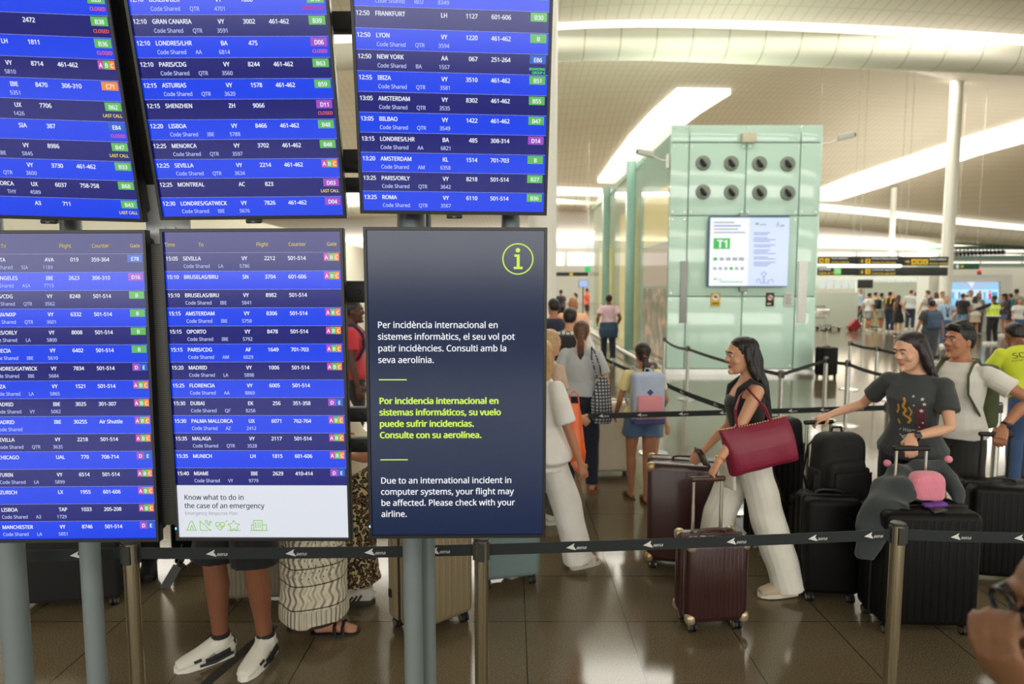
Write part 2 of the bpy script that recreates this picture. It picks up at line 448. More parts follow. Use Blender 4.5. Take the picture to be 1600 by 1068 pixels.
# ================================================================ THE FLIGHT BOARDS
SW, SH = .616, 1.075
BEZ = M((16, 17, 18), rough=.35, var=.0); BACK = M((30, 31, 32), rough=.5)
def screen_mat(rgb, e=1.0): return M(rgb, rough=.17, emit=e, spec=.5)
C_L, C_D, C_HEAD = screen_mat((0, 62, 236), .95), screen_mat((2, 12, 116), .95), screen_mat((60, 66, 110), .7)
T_W, T_G, T_Y, T_R, T_O, T_C = [M(c, emit=e) for c, e in (((235, 240, 250), 1.), ((196, 208, 248), .95), ((245, 225, 80), .9), ((255, 105, 95), .9), ((220, 205, 120), .85), ((90, 245, 120), .9))]
T_RED = M((240, 30, 60), emit=.9)
BG = {k: screen_mat(c, .9) for k, c in dict(B=(98, 190, 92), D=(166, 74, 204), C=(246, 142, 44), E=(26, 96, 205), A=(205, 72, 178)).items()}
X, Z = Vector((1, 0, 0)), Vector((0, 0, 1))
def board(pose, label, rows, v0, pitch, top_light, header=False, banner=False, lower=True, blank=0):
    """one upright display: local x to the right, z up from its lower edge, the picture faces -y"""
    x, y, z, yaw, pit, rol = pose
    root = empty('flight_information_display' if rows is not None else 'information_display', (x, y, z), 0, label, 'screen', 'display screens of the departures board')
    root.rotation_euler = (Matrix.Rotation(R(yaw), 3, 'Z') @ Matrix.Rotation(R(pit), 3, 'X') @ Matrix.Rotation(R(rol), 3, 'Y')).to_euler()
    h = MB(); h.rbox((0, .05, SH / 2), (SW - .03, .07, SH - .04), .015, None, 3); h.box((0, .095, SH / 2), (.3, .03, .4)); h.build('housing', BACK, root)
    b = MB(); e = .0105
    o = [(-SW / 2, 0), (SW / 2, 0), (SW / 2, SH), (-SW / 2, SH)]; i = [(-SW / 2 + e, e + .001), (SW / 2 - e, e + .001), (SW / 2 - e, SH - e), (-SW / 2 + e, SH - e)]
    ring = lambda P, yy: [Vector((p[0], yy, p[1])) for p in P]
    b.loft([ring(o, .02), ring(o, -.004), ring([(p[0] * .995, p[1] * .998 + .001) for p in o], -.008), ring(i, -.008), ring(i, .004)], None, cap=False)
    b.build('bezel', BEZ, root, smooth=False)
    d = MB(); tx = MB(); gt = tx; PCS = []
    def cut(name):
        nonlocal tx, gt
        if tx.f: PCS.append((name, tx))
        tx = MB(); gt = tx
    def quad(mb, u0, u1, va, vb, mat, yy=0.):
        mb = mb if mb is d else tx
        mb.face([(u0, yy, va), (u1, yy, va), (u1, yy, vb), (u0, yy, vb)], mat)
    U0, U1, V0, V1 = -SW / 2 + e, SW / 2 - e, e + .001, SH - e
    def T(s, u, v, size, mat, al='L', bold=.020, wide=.93): put_text(tx, s, (u, -.0012, v), X, Z, size, mat, al, bold, 0, 0, wide)
    if rows is not None:
        n = len(rows)
        for r, row in enumerate(rows):
            va, vb = v0 - (r + 1) * pitch, v0 - r * pitch
            if r == n - 1 and not banner: va = V0
            cut('flight_row'); quad(tx, U0, U1, va, vb - .0006, C_L if (r % 2 == 0) == top_light else C_D)
            quad(tx, U0, U1, vb - .0006, vb, T_G)
            if row is None: continue
            tm, nm, cd_, nu, ct, bd, cs, cn, st = row
            bl = vb - .0255
            T(tm, -.2935, bl, .0125, T_W); T(nm, -.2355, bl, .0125, T_W, wide=.93); T(cd_, -.037, bl, .0125, T_W)
            T(nu, .0755, bl, .0125, T_W, 'R'); T(ct, .1180, bl, .0125, T_W)
            if cs: T('Code Shared', -.2345, vb - .0505, .0115, T_G, bold=.009); T(cs, -.117, vb - .0505, .0115, T_G, bold=.009)
            if cn: T(cn, -.0117, vb - .0505, .0115, T_G, 'R', bold=.009)
            if bd:
                L = list(bd) if bd in ('ABC', 'DE') else [bd]; k = len(L); w0, w1 = .2395, .290
                for q, s in enumerate(L):
                    a, c = w0 + (w1 - w0) * q / k, w0 + (w1 - w0) * (q + 1) / k
                    quad(gt, a, c, vb - .0285, vb - .0035, BG[s[0]], -.0006)
                    T(s, (a + c) / 2, bl + .002, .0122, T_W, 'C')
            if st:
                for q, (s, mt) in enumerate(st): T(s, .2885, vb - .0475 - q * .0105, .0095 if len(st) == 1 else .0075, mt, 'R', .02)
        cut('flight_row')
        if header:
            quad(tx, U0, U1, v0, V1, C_D)
            for s, u, a in (('Time', -.295, 'L'), ('To', -.172, 'C'), ('Flight', .034, 'C'), ('Counter', .1515, 'C'), ('Gate', .267, 'C')): T(s, u, v0 + .021, .0118, T_O, a)
        elif v0 < V1: quad(tx, U0, U1, v0, V1, C_D)
        cut('header_row')
    if banner:
        vb = v0 - len(rows) * pitch
        WHT = screen_mat((222, 226, 236), .95); DK = M((50, 52, 62), emit=.8); GR = M((130, 205, 30), emit=.9); LG = M((150, 152, 160), emit=.8)
        quad(tx, U0, U1, V0, vb, WHT)
        T('Know what to do in', -.274, .1455, .0178, DK, bold=.012); T('the case of an emergency', -.274, .1155, .0178, DK, bold=.012)
        T('Emergency Response Plan', -.274, .0915, .0115, LG, bold=.0)
        def ic(pts, closed=False, wd=.0024): line2d(tx, pts, wd, (0, -.0012, 0), X, Z, GR, closed)
        ic([(-.272, .036), (-.233, .036)]); ic([(-.268, .038), (-.258, .064), (-.25, .07), (-.246, .06), (-.238, .038)]); ic([(-.258, .038), (-.252, .054), (-.246, .038)])
        ic([(-.222, .07), (-.222, .036), (-.184, .036), (-.2, .047), (-.206, .056), (-.216, .062), (-.222, .07)]); ic(circ(-.2, .068, .0045, 10), True); ic(circ(-.192, .058, .004, 10), True); ic(circ(-.185, .066, .003, 10), True)
        ic([(-.152, .036), (-.168, .054), (-.166, .064), (-.158, .066), (-.152, .059), (-.146, .066), (-.138, .064), (-.136, .054)], True); ic([(-.166, .052), (-.156, .052), (-.152, .06), (-.148, .046), (-.144, .052), (-.138, .052)]); ic([(-.132, .066), (-.126, .072)])
        ic([(-.104 + (.021 if k % 2 == 0 else .012) * math.cos(R(90 + 36 * k)), .052 + (.02 if k % 2 == 0 else .010) * math.sin(R(90 + 36 * k))) for k in range(10)], True); ic([(-.126, .036), (-.082, .036)])
        ic([(-.046, .036), (.014, .036)]); ic([(-.034, .037), (-.034, .072), (-.004, .072), (-.004, .037)], True); ic([(-.042, .037), (-.042, .056), (-.034, .056)]); ic([(-.004, .056), (.01, .056), (.01, .037)])
        for q in range(3): ic([(-.027 + q * .008, .065), (-.027 + q * .008, .046)])
        cut('emergency_banner')
    if rows is None:
        # service notice in three languages
        NB = screen_mat((20, 44, 86), .62); quad(d, U0, U1, V0, V1, NB, .002)
        TW2 = M((238, 240, 245), emit=1.); YG = M((204, 240, 90), emit=.95)
        for k, s in enumerate(('Per incidència internacional en', 'sistemes informàtics, el seu vol pot', 'patir incidències. Consulti amb la', 'seva aerolínia.')): T(s, -.2665, .737 - k * .0398, .0212, TW2, bold=.012, wide=.955)
        cut('notice_text')
        for k, s in enumerate(('Por incidencia internacional en', 'sistemas informáticos, su vuelo', 'puede sufrir incidencias.', 'Consulte con su aerolínea.')): T(s, -.2655, .476 - k * .0398, .0212, YG, bold=.038, wide=.955)
        cut('notice_text')
        for k, s in enumerate(('Due to an international incident in', 'computer systems, your flight may', 'be affected. Please check with your', 'airline.')): T(s, -.2655, .196 - k * .0398, .0212, TW2, bold=.012, wide=.955)
        cut('notice_text')
        for v in (.5597, .2803): quad(tx, -.2645, -.170, v - .002, v + .002, YG, -.0012); cut('divider_line')
        line2d(tx, circ(.209, .9699, .0505, 40), .0042, (0, -.0012, 0), X, Z, YG, True)
        tx.face([(x_, -.0012, z_) for x_, z_ in circ(.209, .999, .0078, 16)], YG)
        for P in ([(.197, .985), (.215, .985), (.215, .977), (.197, .977)], [(.205, .985), (.215, .985), (.215, .940), (.205, .940)], [(.195, .944), (.225, .944), (.225, .936), (.195, .936)]): tx.face([(a, -.0012, c) for a, c in reversed(P)], YG)
        cut('information_icon')
    if rows is not None: quad(d, U0, U1, V0, V1, C_D, .002)
    dpn = d.build('display_panel', C_D, root, smooth=False)
    for nm_, q in PCS: q.build(nm_, None, dpn, smooth=False)
    if not lower:
        g = MB(); g.rbox((0, -.004, -.006), (.052, .02, .013), .004, BEZ, 2); put_text(g, 'NEC', (0, -.0146, -.009), X, Z, .005, M((170, 170, 170)), 'C', .03); g.build('brand_tab', BEZ, root, smooth=False)
    else:
        g = MB(); g.ball((-SW / 2 + .004, -.009, .045), (.003, .002, .005), M((120, 190, 255), emit=2.), 8); g.build('status_light', None, root)
    return root
CL, LC, CN = [('CLOSED', T_R)], [('LAST CALL', T_Y)], [('CANCELLED', T_RED)]
def r(t, n, c, u, ct='', b='', cs='', cn='', st=None): return (t, n, c, u, ct, b, cs, cn, st)
U1 = [r('', '', '', '', '', 'B28', '', '', CL), r('', '', '', '2472', '', 'B38', '', '', CL), r('', '', 'LH', '1811', '', 'B36', '', '', CL), r('', '', 'VY', '8714', '461-462', 'ABC', '', '5810'),
      r('', '', 'IBE', '8470', '306-310', 'C71', '', '5351'), r('', '', 'UX', '7706', '', 'B62', '', '1426', LC), r('', '', 'SIA', '387', '', 'E84', '', '', CL), r('', 'BRUSELAS/BRU', 'VY', '8986', '', 'B47', 'IBE', '5845', LC),
      r('', '', 'VY', '3730', '461-462', 'B33', 'QTR', '3600'), r('', 'PALMA MALLORCA', 'UX', '6037', '758-758', 'B68', 'THY', '4589'), r('', '', 'A3', '711', '', 'B43', '', '', LC)]
U2 = [r('12:10', 'BERLIN/BER', 'VY', '1880', '', 'B40', 'QTR', '4701', CN), r('12:10', 'GRAN CANARIA', 'VY', '3002', '461-462', 'B39', 'QTR', '3591'), r('12:10', 'LONDRES/LHR', 'BA', '475', '', 'D06', 'AA', '6814', CL),
      r('12:10', 'PARIS/CDG', 'VY', '8244', '461-462', 'B63', 'QTR', '3560'), r('12:15', 'ASTURIAS', 'VY', '1578', '461-462', 'B59', 'QTR', '3620'), r('12:15', 'SHENZHEN', 'ZH', '9066', '', 'D11', '', '', CL),
      r('12:20', 'LISBOA', 'VY', '8466', '461-462', 'B48', 'IBE', '5788'), r('12:25', 'MENORCA', 'VY', '3702', '461-462', 'B48', 'QTR', '3597'), r('12:25', 'SEVILLA', 'VY', '2214', '461-462', 'ABC', 'QTR', '3634'),
      r('12:25', 'MONTREAL', 'AC', '823', '', 'D03', '', '', LC), r('12:30', 'LONDRES/GATWICK', 'VY', '7826', '461-462', 'D04', 'IBE', '5676')]
U3 = [r('', '', '', '', '', 'B', 'REU', '8349'), r('12:50', 'FRANKFURT', 'LH', '1127', '601-606', 'B30'), r('12:50', 'LYON', 'VY', '1220', '461-462', 'B', 'QTR', '3594'),
      r('12:50', 'NEW YORK', 'AA', '067', '251-264', 'E86', 'BA', '1557', [('BOARDING', T_C), ('GROUP 6', T_C)]), r('12:55', 'IBIZA', 'VY', '3510', '461-462', 'B51', 'QTR', '3581'), r('13:05', 'AMSTERDAM', 'VY', '8302', '461-462', 'B55', 'QTR', '3535'),
      r('13:05', 'BILBAO', 'VY', '1422', '461-462', 'B47', 'QTR', '3549'), r('13:15', 'LONDRES/LHR', 'BA', '485', '308-314', 'D14', 'AA', '6821'), r('13:20', 'AMSTERDAM', 'KL', '1514', '701-703', 'B', 'AM', '6358'),
      r('13:25', 'PARIS/ORLY', 'VY', '8218', '501-514', 'B27', 'QTR', '3642'), r('13:25', 'ROMA', 'VY', '6110', '501-514', 'B36', 'QTR', '3567')]
D1 = [r('', 'BOGOTA', 'AVA', '019', '359-364', 'E78', 'SIA', '1189'), r('', 'LOS ANGELES', 'IBE', '2623', '306-310', 'D16', 'ASA', '7715'), r('', 'PARIS/CDG', 'VY', '8248', '501-514', 'B', 'QTR', '3562'), r('', 'MILAN/MXP', 'VY', '6332', '501-514', 'B', 'QTR', '3601'),
      r('', 'PARIS/ORLY', 'VY', '8008', '501-514', 'B', 'LA', '5800'), r('', 'VENECIA', 'VY', '6402', '501-514', 'B', 'IBE', '5610'), r('', 'LONDRES/GATWICK', 'VY', '7834', '501-514', 'DE', 'IBE', '5684'), r('', 'IBIZA', 'VY', '1521', '501-514', 'ABC', 'LA', '5865'),
      r('', 'MADRID', 'IBE', '3025', '301-307', 'ABC', 'VY', '5062'), r('', 'MADRID', 'IBE', '3025S', 'Air Shuttle', 'ABC', ' ', ''), r('', 'SEVILLA', 'VY', '2218', '501-514', 'ABC', 'QTR', '3635'), r('', 'CHICAGO', 'UAL', '770', '708-714', 'DE'),
      r('', 'TURIN', 'VY', '6514', '501-514', 'ABC', 'LA', '5899'), r('', 'ZURICH', 'LX', '1955', '601-606', 'ABC'), r('', 'LISBOA', 'TAP', '1033', '205-208', 'ABC', 'A3', '1729'), r('', 'MANCHESTER', 'VY', '8746', '501-514', 'DE', 'LA', '5851')]
D2_ = [r('15:05', 'SEVILLA', 'VY', '2212', '501-514', 'ABC', 'LA', '5786'), r('15:10', 'BRUSELAS/BRU', 'SN', '3704', '601-606', 'ABC'), r('15:10', 'BRUSELAS/BRU', 'VY', '8982', '501-514', '', 'IBE', '5841'), r('15:15', 'AMSTERDAM', 'VY', '8306', '501-514', 'ABC', 'IBE', '5758'),
      r('15:15', 'OPORTO', 'VY', '8478', '501-514', 'ABC', 'IBE', '5792'), r('15:15', 'PARIS/CDG', 'AF', '1649', '701-703', 'ABC', 'AM', '6029'), r('15:20', 'MADRID', 'VY', '1006', '501-514', 'ABC', 'LA', '5898'), r('15:25', 'FLORENCIA', 'VY', '6005', '501-514', '', 'AA', '8869'),
      r('15:30', 'DUBAI', 'EK', '256', '351-358', 'DE', 'QF', '8256'), r('15:30', 'PALMA MALLORCA', 'UX', '6071', '762-764', 'ABC', 'AZ', '2412'), r('15:35', 'MALAGA', 'VY', '2117', '501-514', 'ABC', 'QTR', '3528'), r('15:35', 'MUNICH', 'LH', '1815', '601-606', 'ABC'), r('15:40', 'MIAMI', 'IBE', '2629', '410-414', 'DE', 'VY', '9779')]
PU = .0606
top = lambda n: .0125 + n * PU
board((-1.532, 2.150, 2.170, 2.05, 14.45, 1.41), 'upper left departures screen with several CLOSED and LAST CALL flights', U1, top(11), PU, True, lower=False)
board((-.861, 2.167, 2.173, 1.74, 12.06, -.73), 'upper middle departures screen listing Gran Canaria down to Londres/Gatwick', U2, top(11), PU, True, lower=False)
board((-.191, 2.153, 2.187, 3.9, 10.86, .2), 'upper right departures screen listing Frankfurt down to Roma', U3, top(11), PU, True, lower=False)
board((-1.535, 2.162, 1.063, .7, -.8, -.2), 'lower left departures screen ending with Manchester in its last row', D1, .9957, .06145, False, header=True)
board((-.865, 2.166, 1.067, -.9, .35, -.2), 'lower middle departures screen with white emergency banner at its bottom', D2_, .9957, .06145, False, header=True, banner=True)
board((-.191, 2.178, 1.072, 1.1, .6, .1), 'lower right dark blue notice screen about an international computer incident', None, 0, 0, True)

# the steel stand that carries the six screens
STD = M((120, 130, 132), rough=.38, metal=.15, var=.04); DKG = M((58, 60, 58), rough=.5, metal=.3); PLT = M((206, 210, 204), rough=.45)
st = empty('display_stand', (-.85, 2.34, 0), 0, 'grey steel stand carrying the six flight screens', 'stand')
def stp(name, mb, mat): return mb.build(name, mat, st)
def loc(p): return Vector(p) - Vector((-.85, 2.34, 0))
def pole(px, r_, Y, z0=0, z1=3.3, mat=STD):
    p = at_y(px, 950, Y); m_ = MB(); m_.cyl(loc((p.x, Y, z0)), loc((p.x, Y, z1)), r_, None, 24)
    if z0 == 0: m_.cyl(loc((p.x, Y, 0)), loc((p.x, Y, .012)), r_ * 2.1, None, 28)
    return stp('pole', m_, mat)
pole(22, .048, 2.36); pole(146, .036, 2.42); pole(645.5, .036, 2.36); pole(670, .027, 2.46)
for px in (643, 798):
    p = at_y(px, 345, 2.32); m_ = MB(); m_.cyl(loc((p.x, 2.32, 1.9)), loc((p.x, 2.32, 3.2)), .052 if px == 643 else .034, None, 24); stp('mounting_tube', m_, STD)
for zc, hgt in ((2.88, .07), (2.40, .08), (2.315, .05), (1.475, .055), (1.36, .055), (1.93, .08)):
    m_ = MB(); m_.rbox(loc((-1.0, 2.36, zc)), (1.95, .05, hgt), .012, None, 2)
    for xx in (-1.24, -1.16, -.56, -.49): m_.cyl(loc((xx, 2.335, zc)), loc((xx, 2.327, zc)), .012, None, 10)
    stp('cross_beam', m_, DKG)
def perf():
    m = bpy.data.materials.new('perforated_sheet'); m.use_nodes = True; nt = m.node_tree; b = nt.nodes['Principled BSDF']
    tc = nt.nodes.new('ShaderNodeTexCoord'); s = nt.nodes.new('ShaderNodeSeparateXYZ'); nt.links.new(tc.outputs['Object'], s.inputs[0])
    a = nt.nodes.new('ShaderNodeMath'); a.operation = 'MULTIPLY'; a.inputs[1].default_value = 140; nt.links.new(s.outputs['Z'], a.inputs[0])
    f_ = nt.nodes.new('ShaderNodeMath'); f_.operation = 'FRACT'; nt.links.new(a.outputs[0], f_.inputs[0])
    g = nt.nodes.new('ShaderNodeMath'); g.operation = 'LESS_THAN'; g.inputs[1].default_value = .45; nt.links.new(f_.outputs[0], g.inputs[0])
    nt.links.new(mixrgb(nt, g.outputs[0], (74, 74, 66), (40, 41, 38)), b.inputs['Base Color']); b.inputs['Roughness'].default_value = .5; return m
PF = perf()
m_ = MB(); m_.rbox(loc((-1.205, 2.235, 1.60)), (.16, .07, .99), .012, None, 2); stp('side_cover', m_, PF)
m_ = MB(); m_.rbox((0, 0, 0), (.20, .07, 1.0), .012, None, 2); o_ = stp('side_cover', m_, PF); o_.location = loc((-1.20, 2.19, 2.78)); o_.rotation_euler = (R(12), 0, 0)
m_ = MB(); m_.box(loc((-1.20, 2.262, 2.15)), (.15, .012, .30))
for dx in (-.03, .03):
    for dz in (-.06, .0, .06): m_.cyl(loc((-1.195 + dx * .6, 2.257, 2.15 + dz)), loc((-1.195 + dx * .6, 2.249, 2.15 + dz)), .008, None, 10)
stp('mounting_plate', m_, PLT)

# ================================================================ QUEUE BARRIERS
STEEL = M((176, 166, 140), rough=.22, metal=.95, var=.03); STEELB = M((198, 198, 192), rough=.25, metal=.85, var=.03)
BELT = M((24, 32, 34), rough=.7, var=.05); CAPM = M((44, 45, 42), rough=.45); LOGO = M((214, 216, 214), rough=.6, var=0)
SHT = .93; BZ = .875
def stanchion(px, py, label, group, mat=STEEL, r_=.029, zt=SHT):
    p = at_z(px, py, zt); t = empty('queue_stanchion', (p.x, p.y, 0), 0, label, 'barrier post', group)
    b = MB(); b.tube([(0, 0, 0), (0, 0, .012), (0, 0, .022), (0, 0, .03)], [.17, .17, .12, r_ + .01], None, 28); b.build('base', mat, t)
    b = MB(); b.cyl((0, 0, .02), (0, 0, zt - .012), r_, None, 20); b.build('post', mat, t)
    b = MB(); b.tube([(0, 0, zt - .012), (0, 0, zt - .004), (0, 0, zt)], [r_ + .003, r_ + .003, r_ - .004], None, 20); b.build('cap', CAPM, t)
    b = MB()
    for a in (0, 90, 180, 270): b.box((r_ * .98 * math.cos(R(a)), r_ * .98 * math.sin(R(a)), BZ), (.012, .03, .075), None, Matrix.Rotation(R(a), 3, 'Z'))
    b.build('belt_slot', CAPM, t)
    return t
def belt(a, b, sag=0.0, logos=(), w_=.047, tag_label=None):
    """the webbing from post a to post b; it belongs to a"""
    A = Vector(a.location); B = Vector(b.location) if hasattr(b, 'location') else Vector((b[0], b[1], 0)); d = (B - A); L = d.length; u = d.normalized(); n = Vector((u.y, -u.x, 0))
    if n.y > 0: n = -n                       # towards the viewer's side of the queue
    mb = MB(); rings = []
    def c(t): return u * (L * t) + Vector((0, 0, BZ - sag * 4 * t * (1 - t)))
    for i in range(13):
        t = .012 + i / 12 * .976; q = c(t); rings.append([q + n * .0015 + Vector((0, 0, w_ / 2)), q + n * .0015 - Vector((0, 0, w_ / 2)), q - n * .0015 - Vector((0, 0, w_ / 2)), q - n * .0015 + Vector((0, 0, w_ / 2))])
    mb.loft(rings); o = mb.build('belt', BELT, a, smooth=False)
    if logos:
        g = MB(); ex = u if u.x > 0 else -u
        for t in logos:
            q = c(t) + n * .0035; k = w_ / .047
            for tri in ([(-.030, -.002), (.006, .017), (.000, .002)], [(-.030, -.002), (.000, .002), (.010, -.013)], [(.000, .004), (.004, .002), (.012, -.013), (.007, -.012)]):
                g.face([q + ex * (x * k) + Vector((0, 0, z * k)) for x, z in tri], LOGO)
            put_text(g, 'aena', q + ex * .012 * k + Vector((0, 0, -.009 * k)), ex, Vector((0, 0, 1)), .0135 * k, LOGO, 'L', .03, .25)
        g.build('printed_logo', LOGO, o, smooth=False)
    return o
GF, GM, GB = 'front row of queue posts', 'middle queue posts', 'rear queue posts by the glass tower'
S0 = stanchion(-75, 848, 'front queue post beyond the left grey stand pole', GF)
S1 = stanchion(203, 843, 'front queue post between the lower left and lower middle screens', GF)
S2 = stanchion(752, 838, 'front queue post standing just right of the notice screen poles', GF)
S3 = stanchion(1404, 815, 'front queue post in front of the big black suitcases', GF)
S4 = stanchion(1665, 820, 'front queue post at the right edge of the photo', GF)
belt(S0, S1, .004, (.70,)); belt(S1, S2, .006, (.235, .46, .685, .87)); belt(S2, S3, .004, (.21, .39, .59, .79, .93)); belt(S3, S4, .006, (.36, .74))
M1 = stanchion(812, 642, 'middle queue post behind the blonde woman in white', GM, STEELB)
M2 = stanchion(1389, 627, 'middle queue post behind the outstretched arm of the dark-haired woman', GM, STEELB)
M3 = stanchion(1560, 628, 'middle queue post behind the man in the white shirt', GM, STEELB)
belt(M1, M2, .004, (.21, .31, .42, .53, .72, .81, .91)); belt(M2, M3, .004)
E1 = stanchion(937, 551, 'queue post behind the girl with the pastel backpack', GM, STEELB); E2 = stanchion(1023, 585, 'queue post at the right side of the girl with the backpack', GM, STEELB); E3 = stanchion(1150, 632, 'queue post behind the woman carrying the burgundy tote', GM, STEELB)
belt(E1, E2, .02, (.3, .7), .05); belt(E2, E3, .02, (.4, .8), .05)
R1 = stanchion(1038, 526, 'rear queue post at the left corner of the glass tower', GB, STEELB); R2 = stanchion(1075, 540, 'rear queue post in front of the left part of the glass tower', GB, STEELB)
R3 = stanchion(1221, 578, 'rear queue post just right of the dark-haired woman with the tote', GB, STEELB); R4 = stanchion(1291, 557, 'rear queue post right of the tower, left of a pair', GB, STEELB)
R5 = stanchion(1325, 562, 'rear queue post right of the tower, right of a pair', GB, STEELB); R6 = stanchion(1329, 532, 'farthest rear queue post on the bright floor', GB, STEELB)
R7 = stanchion(1371, 540, 'rear queue post just left of the dark-haired woman in the printed tee', GB, STEELB); R8 = stanchion(1440, 585, 'rear queue post behind the head of the woman in the printed tee', GB, STEELB); R9 = stanchion(1470, 552, 'rear queue post behind the heads of the couple', GB, STEELB)
belt(R1, R2, .05); belt(R2, R3, .03); belt(R3, R4, .0); belt(R4, R5, .01); belt(R5, R8, .05); belt(R6, R7, .02); belt(R7, R9, .04)

# ================================================================ LUGGAGE
RUB = M((10, 10, 11), rough=.55); ALU = M((190, 186, 172), rough=.28, metal=.9, var=.03)
def wheel(parent, x, y, rad=.028, hubm=ALU):
    w_ = MB(); z = rad
    w_.box((x, y, rad * 2 + .012), (.034, .036, .03), RUB)
    for s in (-1, 1): w_.cyl((x + s * .006, y, z), (x + s * .02, y, z), rad, RUB, 18); w_.box((x + s * .003, y, rad * 1.5), (.006, .03, rad * 1.6), RUB)
    o = w_.build('wheel', RUB, parent)
    h = MB()
    for s in (-1, 1):
        h.cyl((x + s * .0195, y, z), (x + s * .0225, y, z), rad * .62, hubm, 14)
    h.build('hub', hubm, o); return o
def suitcase(label, x, y, rz, W, D, H, mat, trim=None, ribs=10, corners=None, handle=0., soft=False, group='travellers\' suitcases', tilt=0, gripc=None, rib_side=True, vents=False, name='suitcase', tube_m=ALU):
    t = empty(name, (x, y, 0), rz, label, 'suitcase', group)
    if tilt: t.rotation_euler = (0, tilt, rz)
    z0 = .058; Hs = H - z0; zc = z0 + Hs / 2; trim = trim or RUB
    b = MB()
    for s in (-1, 1): b.rbox((0, s * (D / 4 + .003), zc), (W, D / 2 - .006, Hs), .045 if not soft else .03, None, 5)
    b.rbox((0, 0, zc), (W - .012, D * .55, Hs - .012), .04, None, 4)
    if ribs:
        for k in range(ribs):
            xx = -W / 2 + .05 + (W - .1) * k / (ribs - 1); wd = (W - .1) / (ribs - 1) * .52
            for s in (-1, 1): b.rbox((xx, s * (D / 2 - .004), zc), (wd, .014, Hs - .075), .006, None, 2)
        if rib_side:
            for k in range(3):
                for s in (-1, 1):
                    yy = -D / 2 + .05 + (D - .1) * k / 2
                    if abs(yy) > .02: b.rbox((s * (W / 2 - .003), yy, zc), (.012, .02, Hs - .09), .005, None, 2)
    b.build('shell', mat, t)
    z = MB(); z.rbox((0, 0, zc), (W + .004, .018, Hs + .004), .045, None, 4); z.build('zip_band', trim, t)
    for sx in (-1, 1):
        for sy in (-1, 1): wheel(t, sx * (W / 2 - .05), sy * (D / 2 - .045))
    h = MB(); h.tube([(-.075, 0, H - .005), (-.07, 0, H + .018), (-.04, 0, H + .028), (.04, 0, H + .028), (.07, 0, H + .018), (.075, 0, H - .005)], (.014, .008), None, 8) if False else h.tube([(-.085, 0, H - .008), (-.075, 0, H + .016), (-.04, 0, H + .026), (.04, 0, H + .026), (.075, 0, H + .016), (.085, 0, H - .008)], .009, None, 8)
    h.build('carry_handle', trim, t)
    if corners:
        for sx in (-1, 1):
            for sy in (-1, 1):
                for sz in (0, 1):
                    c = MB(); c.rbox((sx * (W / 2 - .026), sy * (D / 2 - .026), z0 + .03 if sz == 0 else H - .03), (.06, .06, .068), .026, None, 4); c.build('corner_guard', corners, t)
    if vents:
        for sy in (-1, 1):
            for zz in (z0 + .16, H - .12):
                c = MB(); c.rbox((-W / 2 - .002, sy * (D / 4 + .02), zz), (.012, .03, .05), .005, None, 2); c.build('latch', RUB, t)
    if handle:
        k = MB()
        for s in (-1, 1):
            k.tube([(s * .085, D / 2 - .045, H - .01), (s * .085, D / 2 - .045, H + (handle - H) * .5)], .0105, None, 10); k.tube([(s * .085, D / 2 - .045, H + (handle - H) * .5), (s * .085, D / 2 - .045, handle)], .0085, None, 10)
        o = k.build('telescopic_handle', tube_m, t)
        g = MB(); g.rbox((0, D / 2 - .045, handle + .008), (.215, .03, .032), .013, None, 3); g.build('grip', gripc or RUB, o)
    return t
BRN = M((52, 24, 24), rough=.28, var=.12, coat=.3); BRNT = M((66, 36, 30), rough=.4); CHAMP = M((150, 136, 108), rough=.33, metal=.35, var=.06); TEAL = M((108, 128, 128), rough=.45, var=.06)
GBG = M((126, 118, 100), rough=.4, metal=.25, var=.06); BLK = M((7, 7, 8), rough=.5, var=.2, spec=.2); BLKS = M((7, 7, 8), rough=.85, var=.25, bump=.3, bscale=300); CREAM = M((222, 214, 194), rough=.45, var=.04)
suitcase('large dark brown hard suitcase standing behind the small brown one', 1.20, 4.36, R(-14), .50, .30, .75, BRN, BRNT, 0, M((176, 150, 110), rough=.3, metal=.6), gripc=BRNT)
small = suitcase('small ribbed dark brown suitcase held by its raised handle', 1.145, 3.56, R(7), .365, .23, .54, BRN, BRNT, 12, M((188, 172, 140), rough=.3, metal=.6), .83, gripc=BRNT)
suitcase('champagne ribbed suitcase behind the poles of the notice screen', -.47, 3.56, R(40), .42, .29, .80, CHAMP, RUB, 9, vents=True)
suitcase('teal suitcase between a queue post and the woman in white trousers', -.035, 4.12, R(14), .40, .27, .78, TEAL, M((70, 90, 90), rough=.5), 0)
suitcase('grey beige ribbed suitcase behind the man in black shorts', -1.575, 3.86, R(4), .50, .28, .74, GBG, M((86, 82, 72), rough=.5), 17)
suitcase('low black soft suitcase at the left edge behind the stand poles', -2.72, 3.86, R(10), .62, .34, .43, BLKS, RUB, 0, None, .62, True)
tagcase = suitcase('black suitcase with a white airline tag, left of the bare legs', -2.16, 4.45, R(-6), .46, .28, .66, BLK, RUB, 0)
suitcase('tall black suitcase at the left of the luggage under the black backpack', 1.99, 4.72, R(10), .40, .26, .80, BLK, RUB, 8)
carry = suitcase('black cabin suitcase carrying the black backpack', 2.10, 4.22, R(6), .37, .25, .54, BLK, RUB, 0, None, 1.02)
suitcase('black suitcase behind the front queue post, next to the big ribbed one', 1.98, 3.90, R(-6), .34, .25, .66, BLK, RUB, 0, None)
bigc = suitcase('big black ribbed suitcase under the draped dark jacket', 2.33, 3.56, R(-2), .53, .31, .71, BLK, RUB, 11, None, 1.0)
suitcase('black ribbed suitcase whose handle the man in the white shirt holds', 3.24, 4.14, R(-10), .46, .28, .66, BLK, RUB, 11, None, .95, tube_m=RUB)
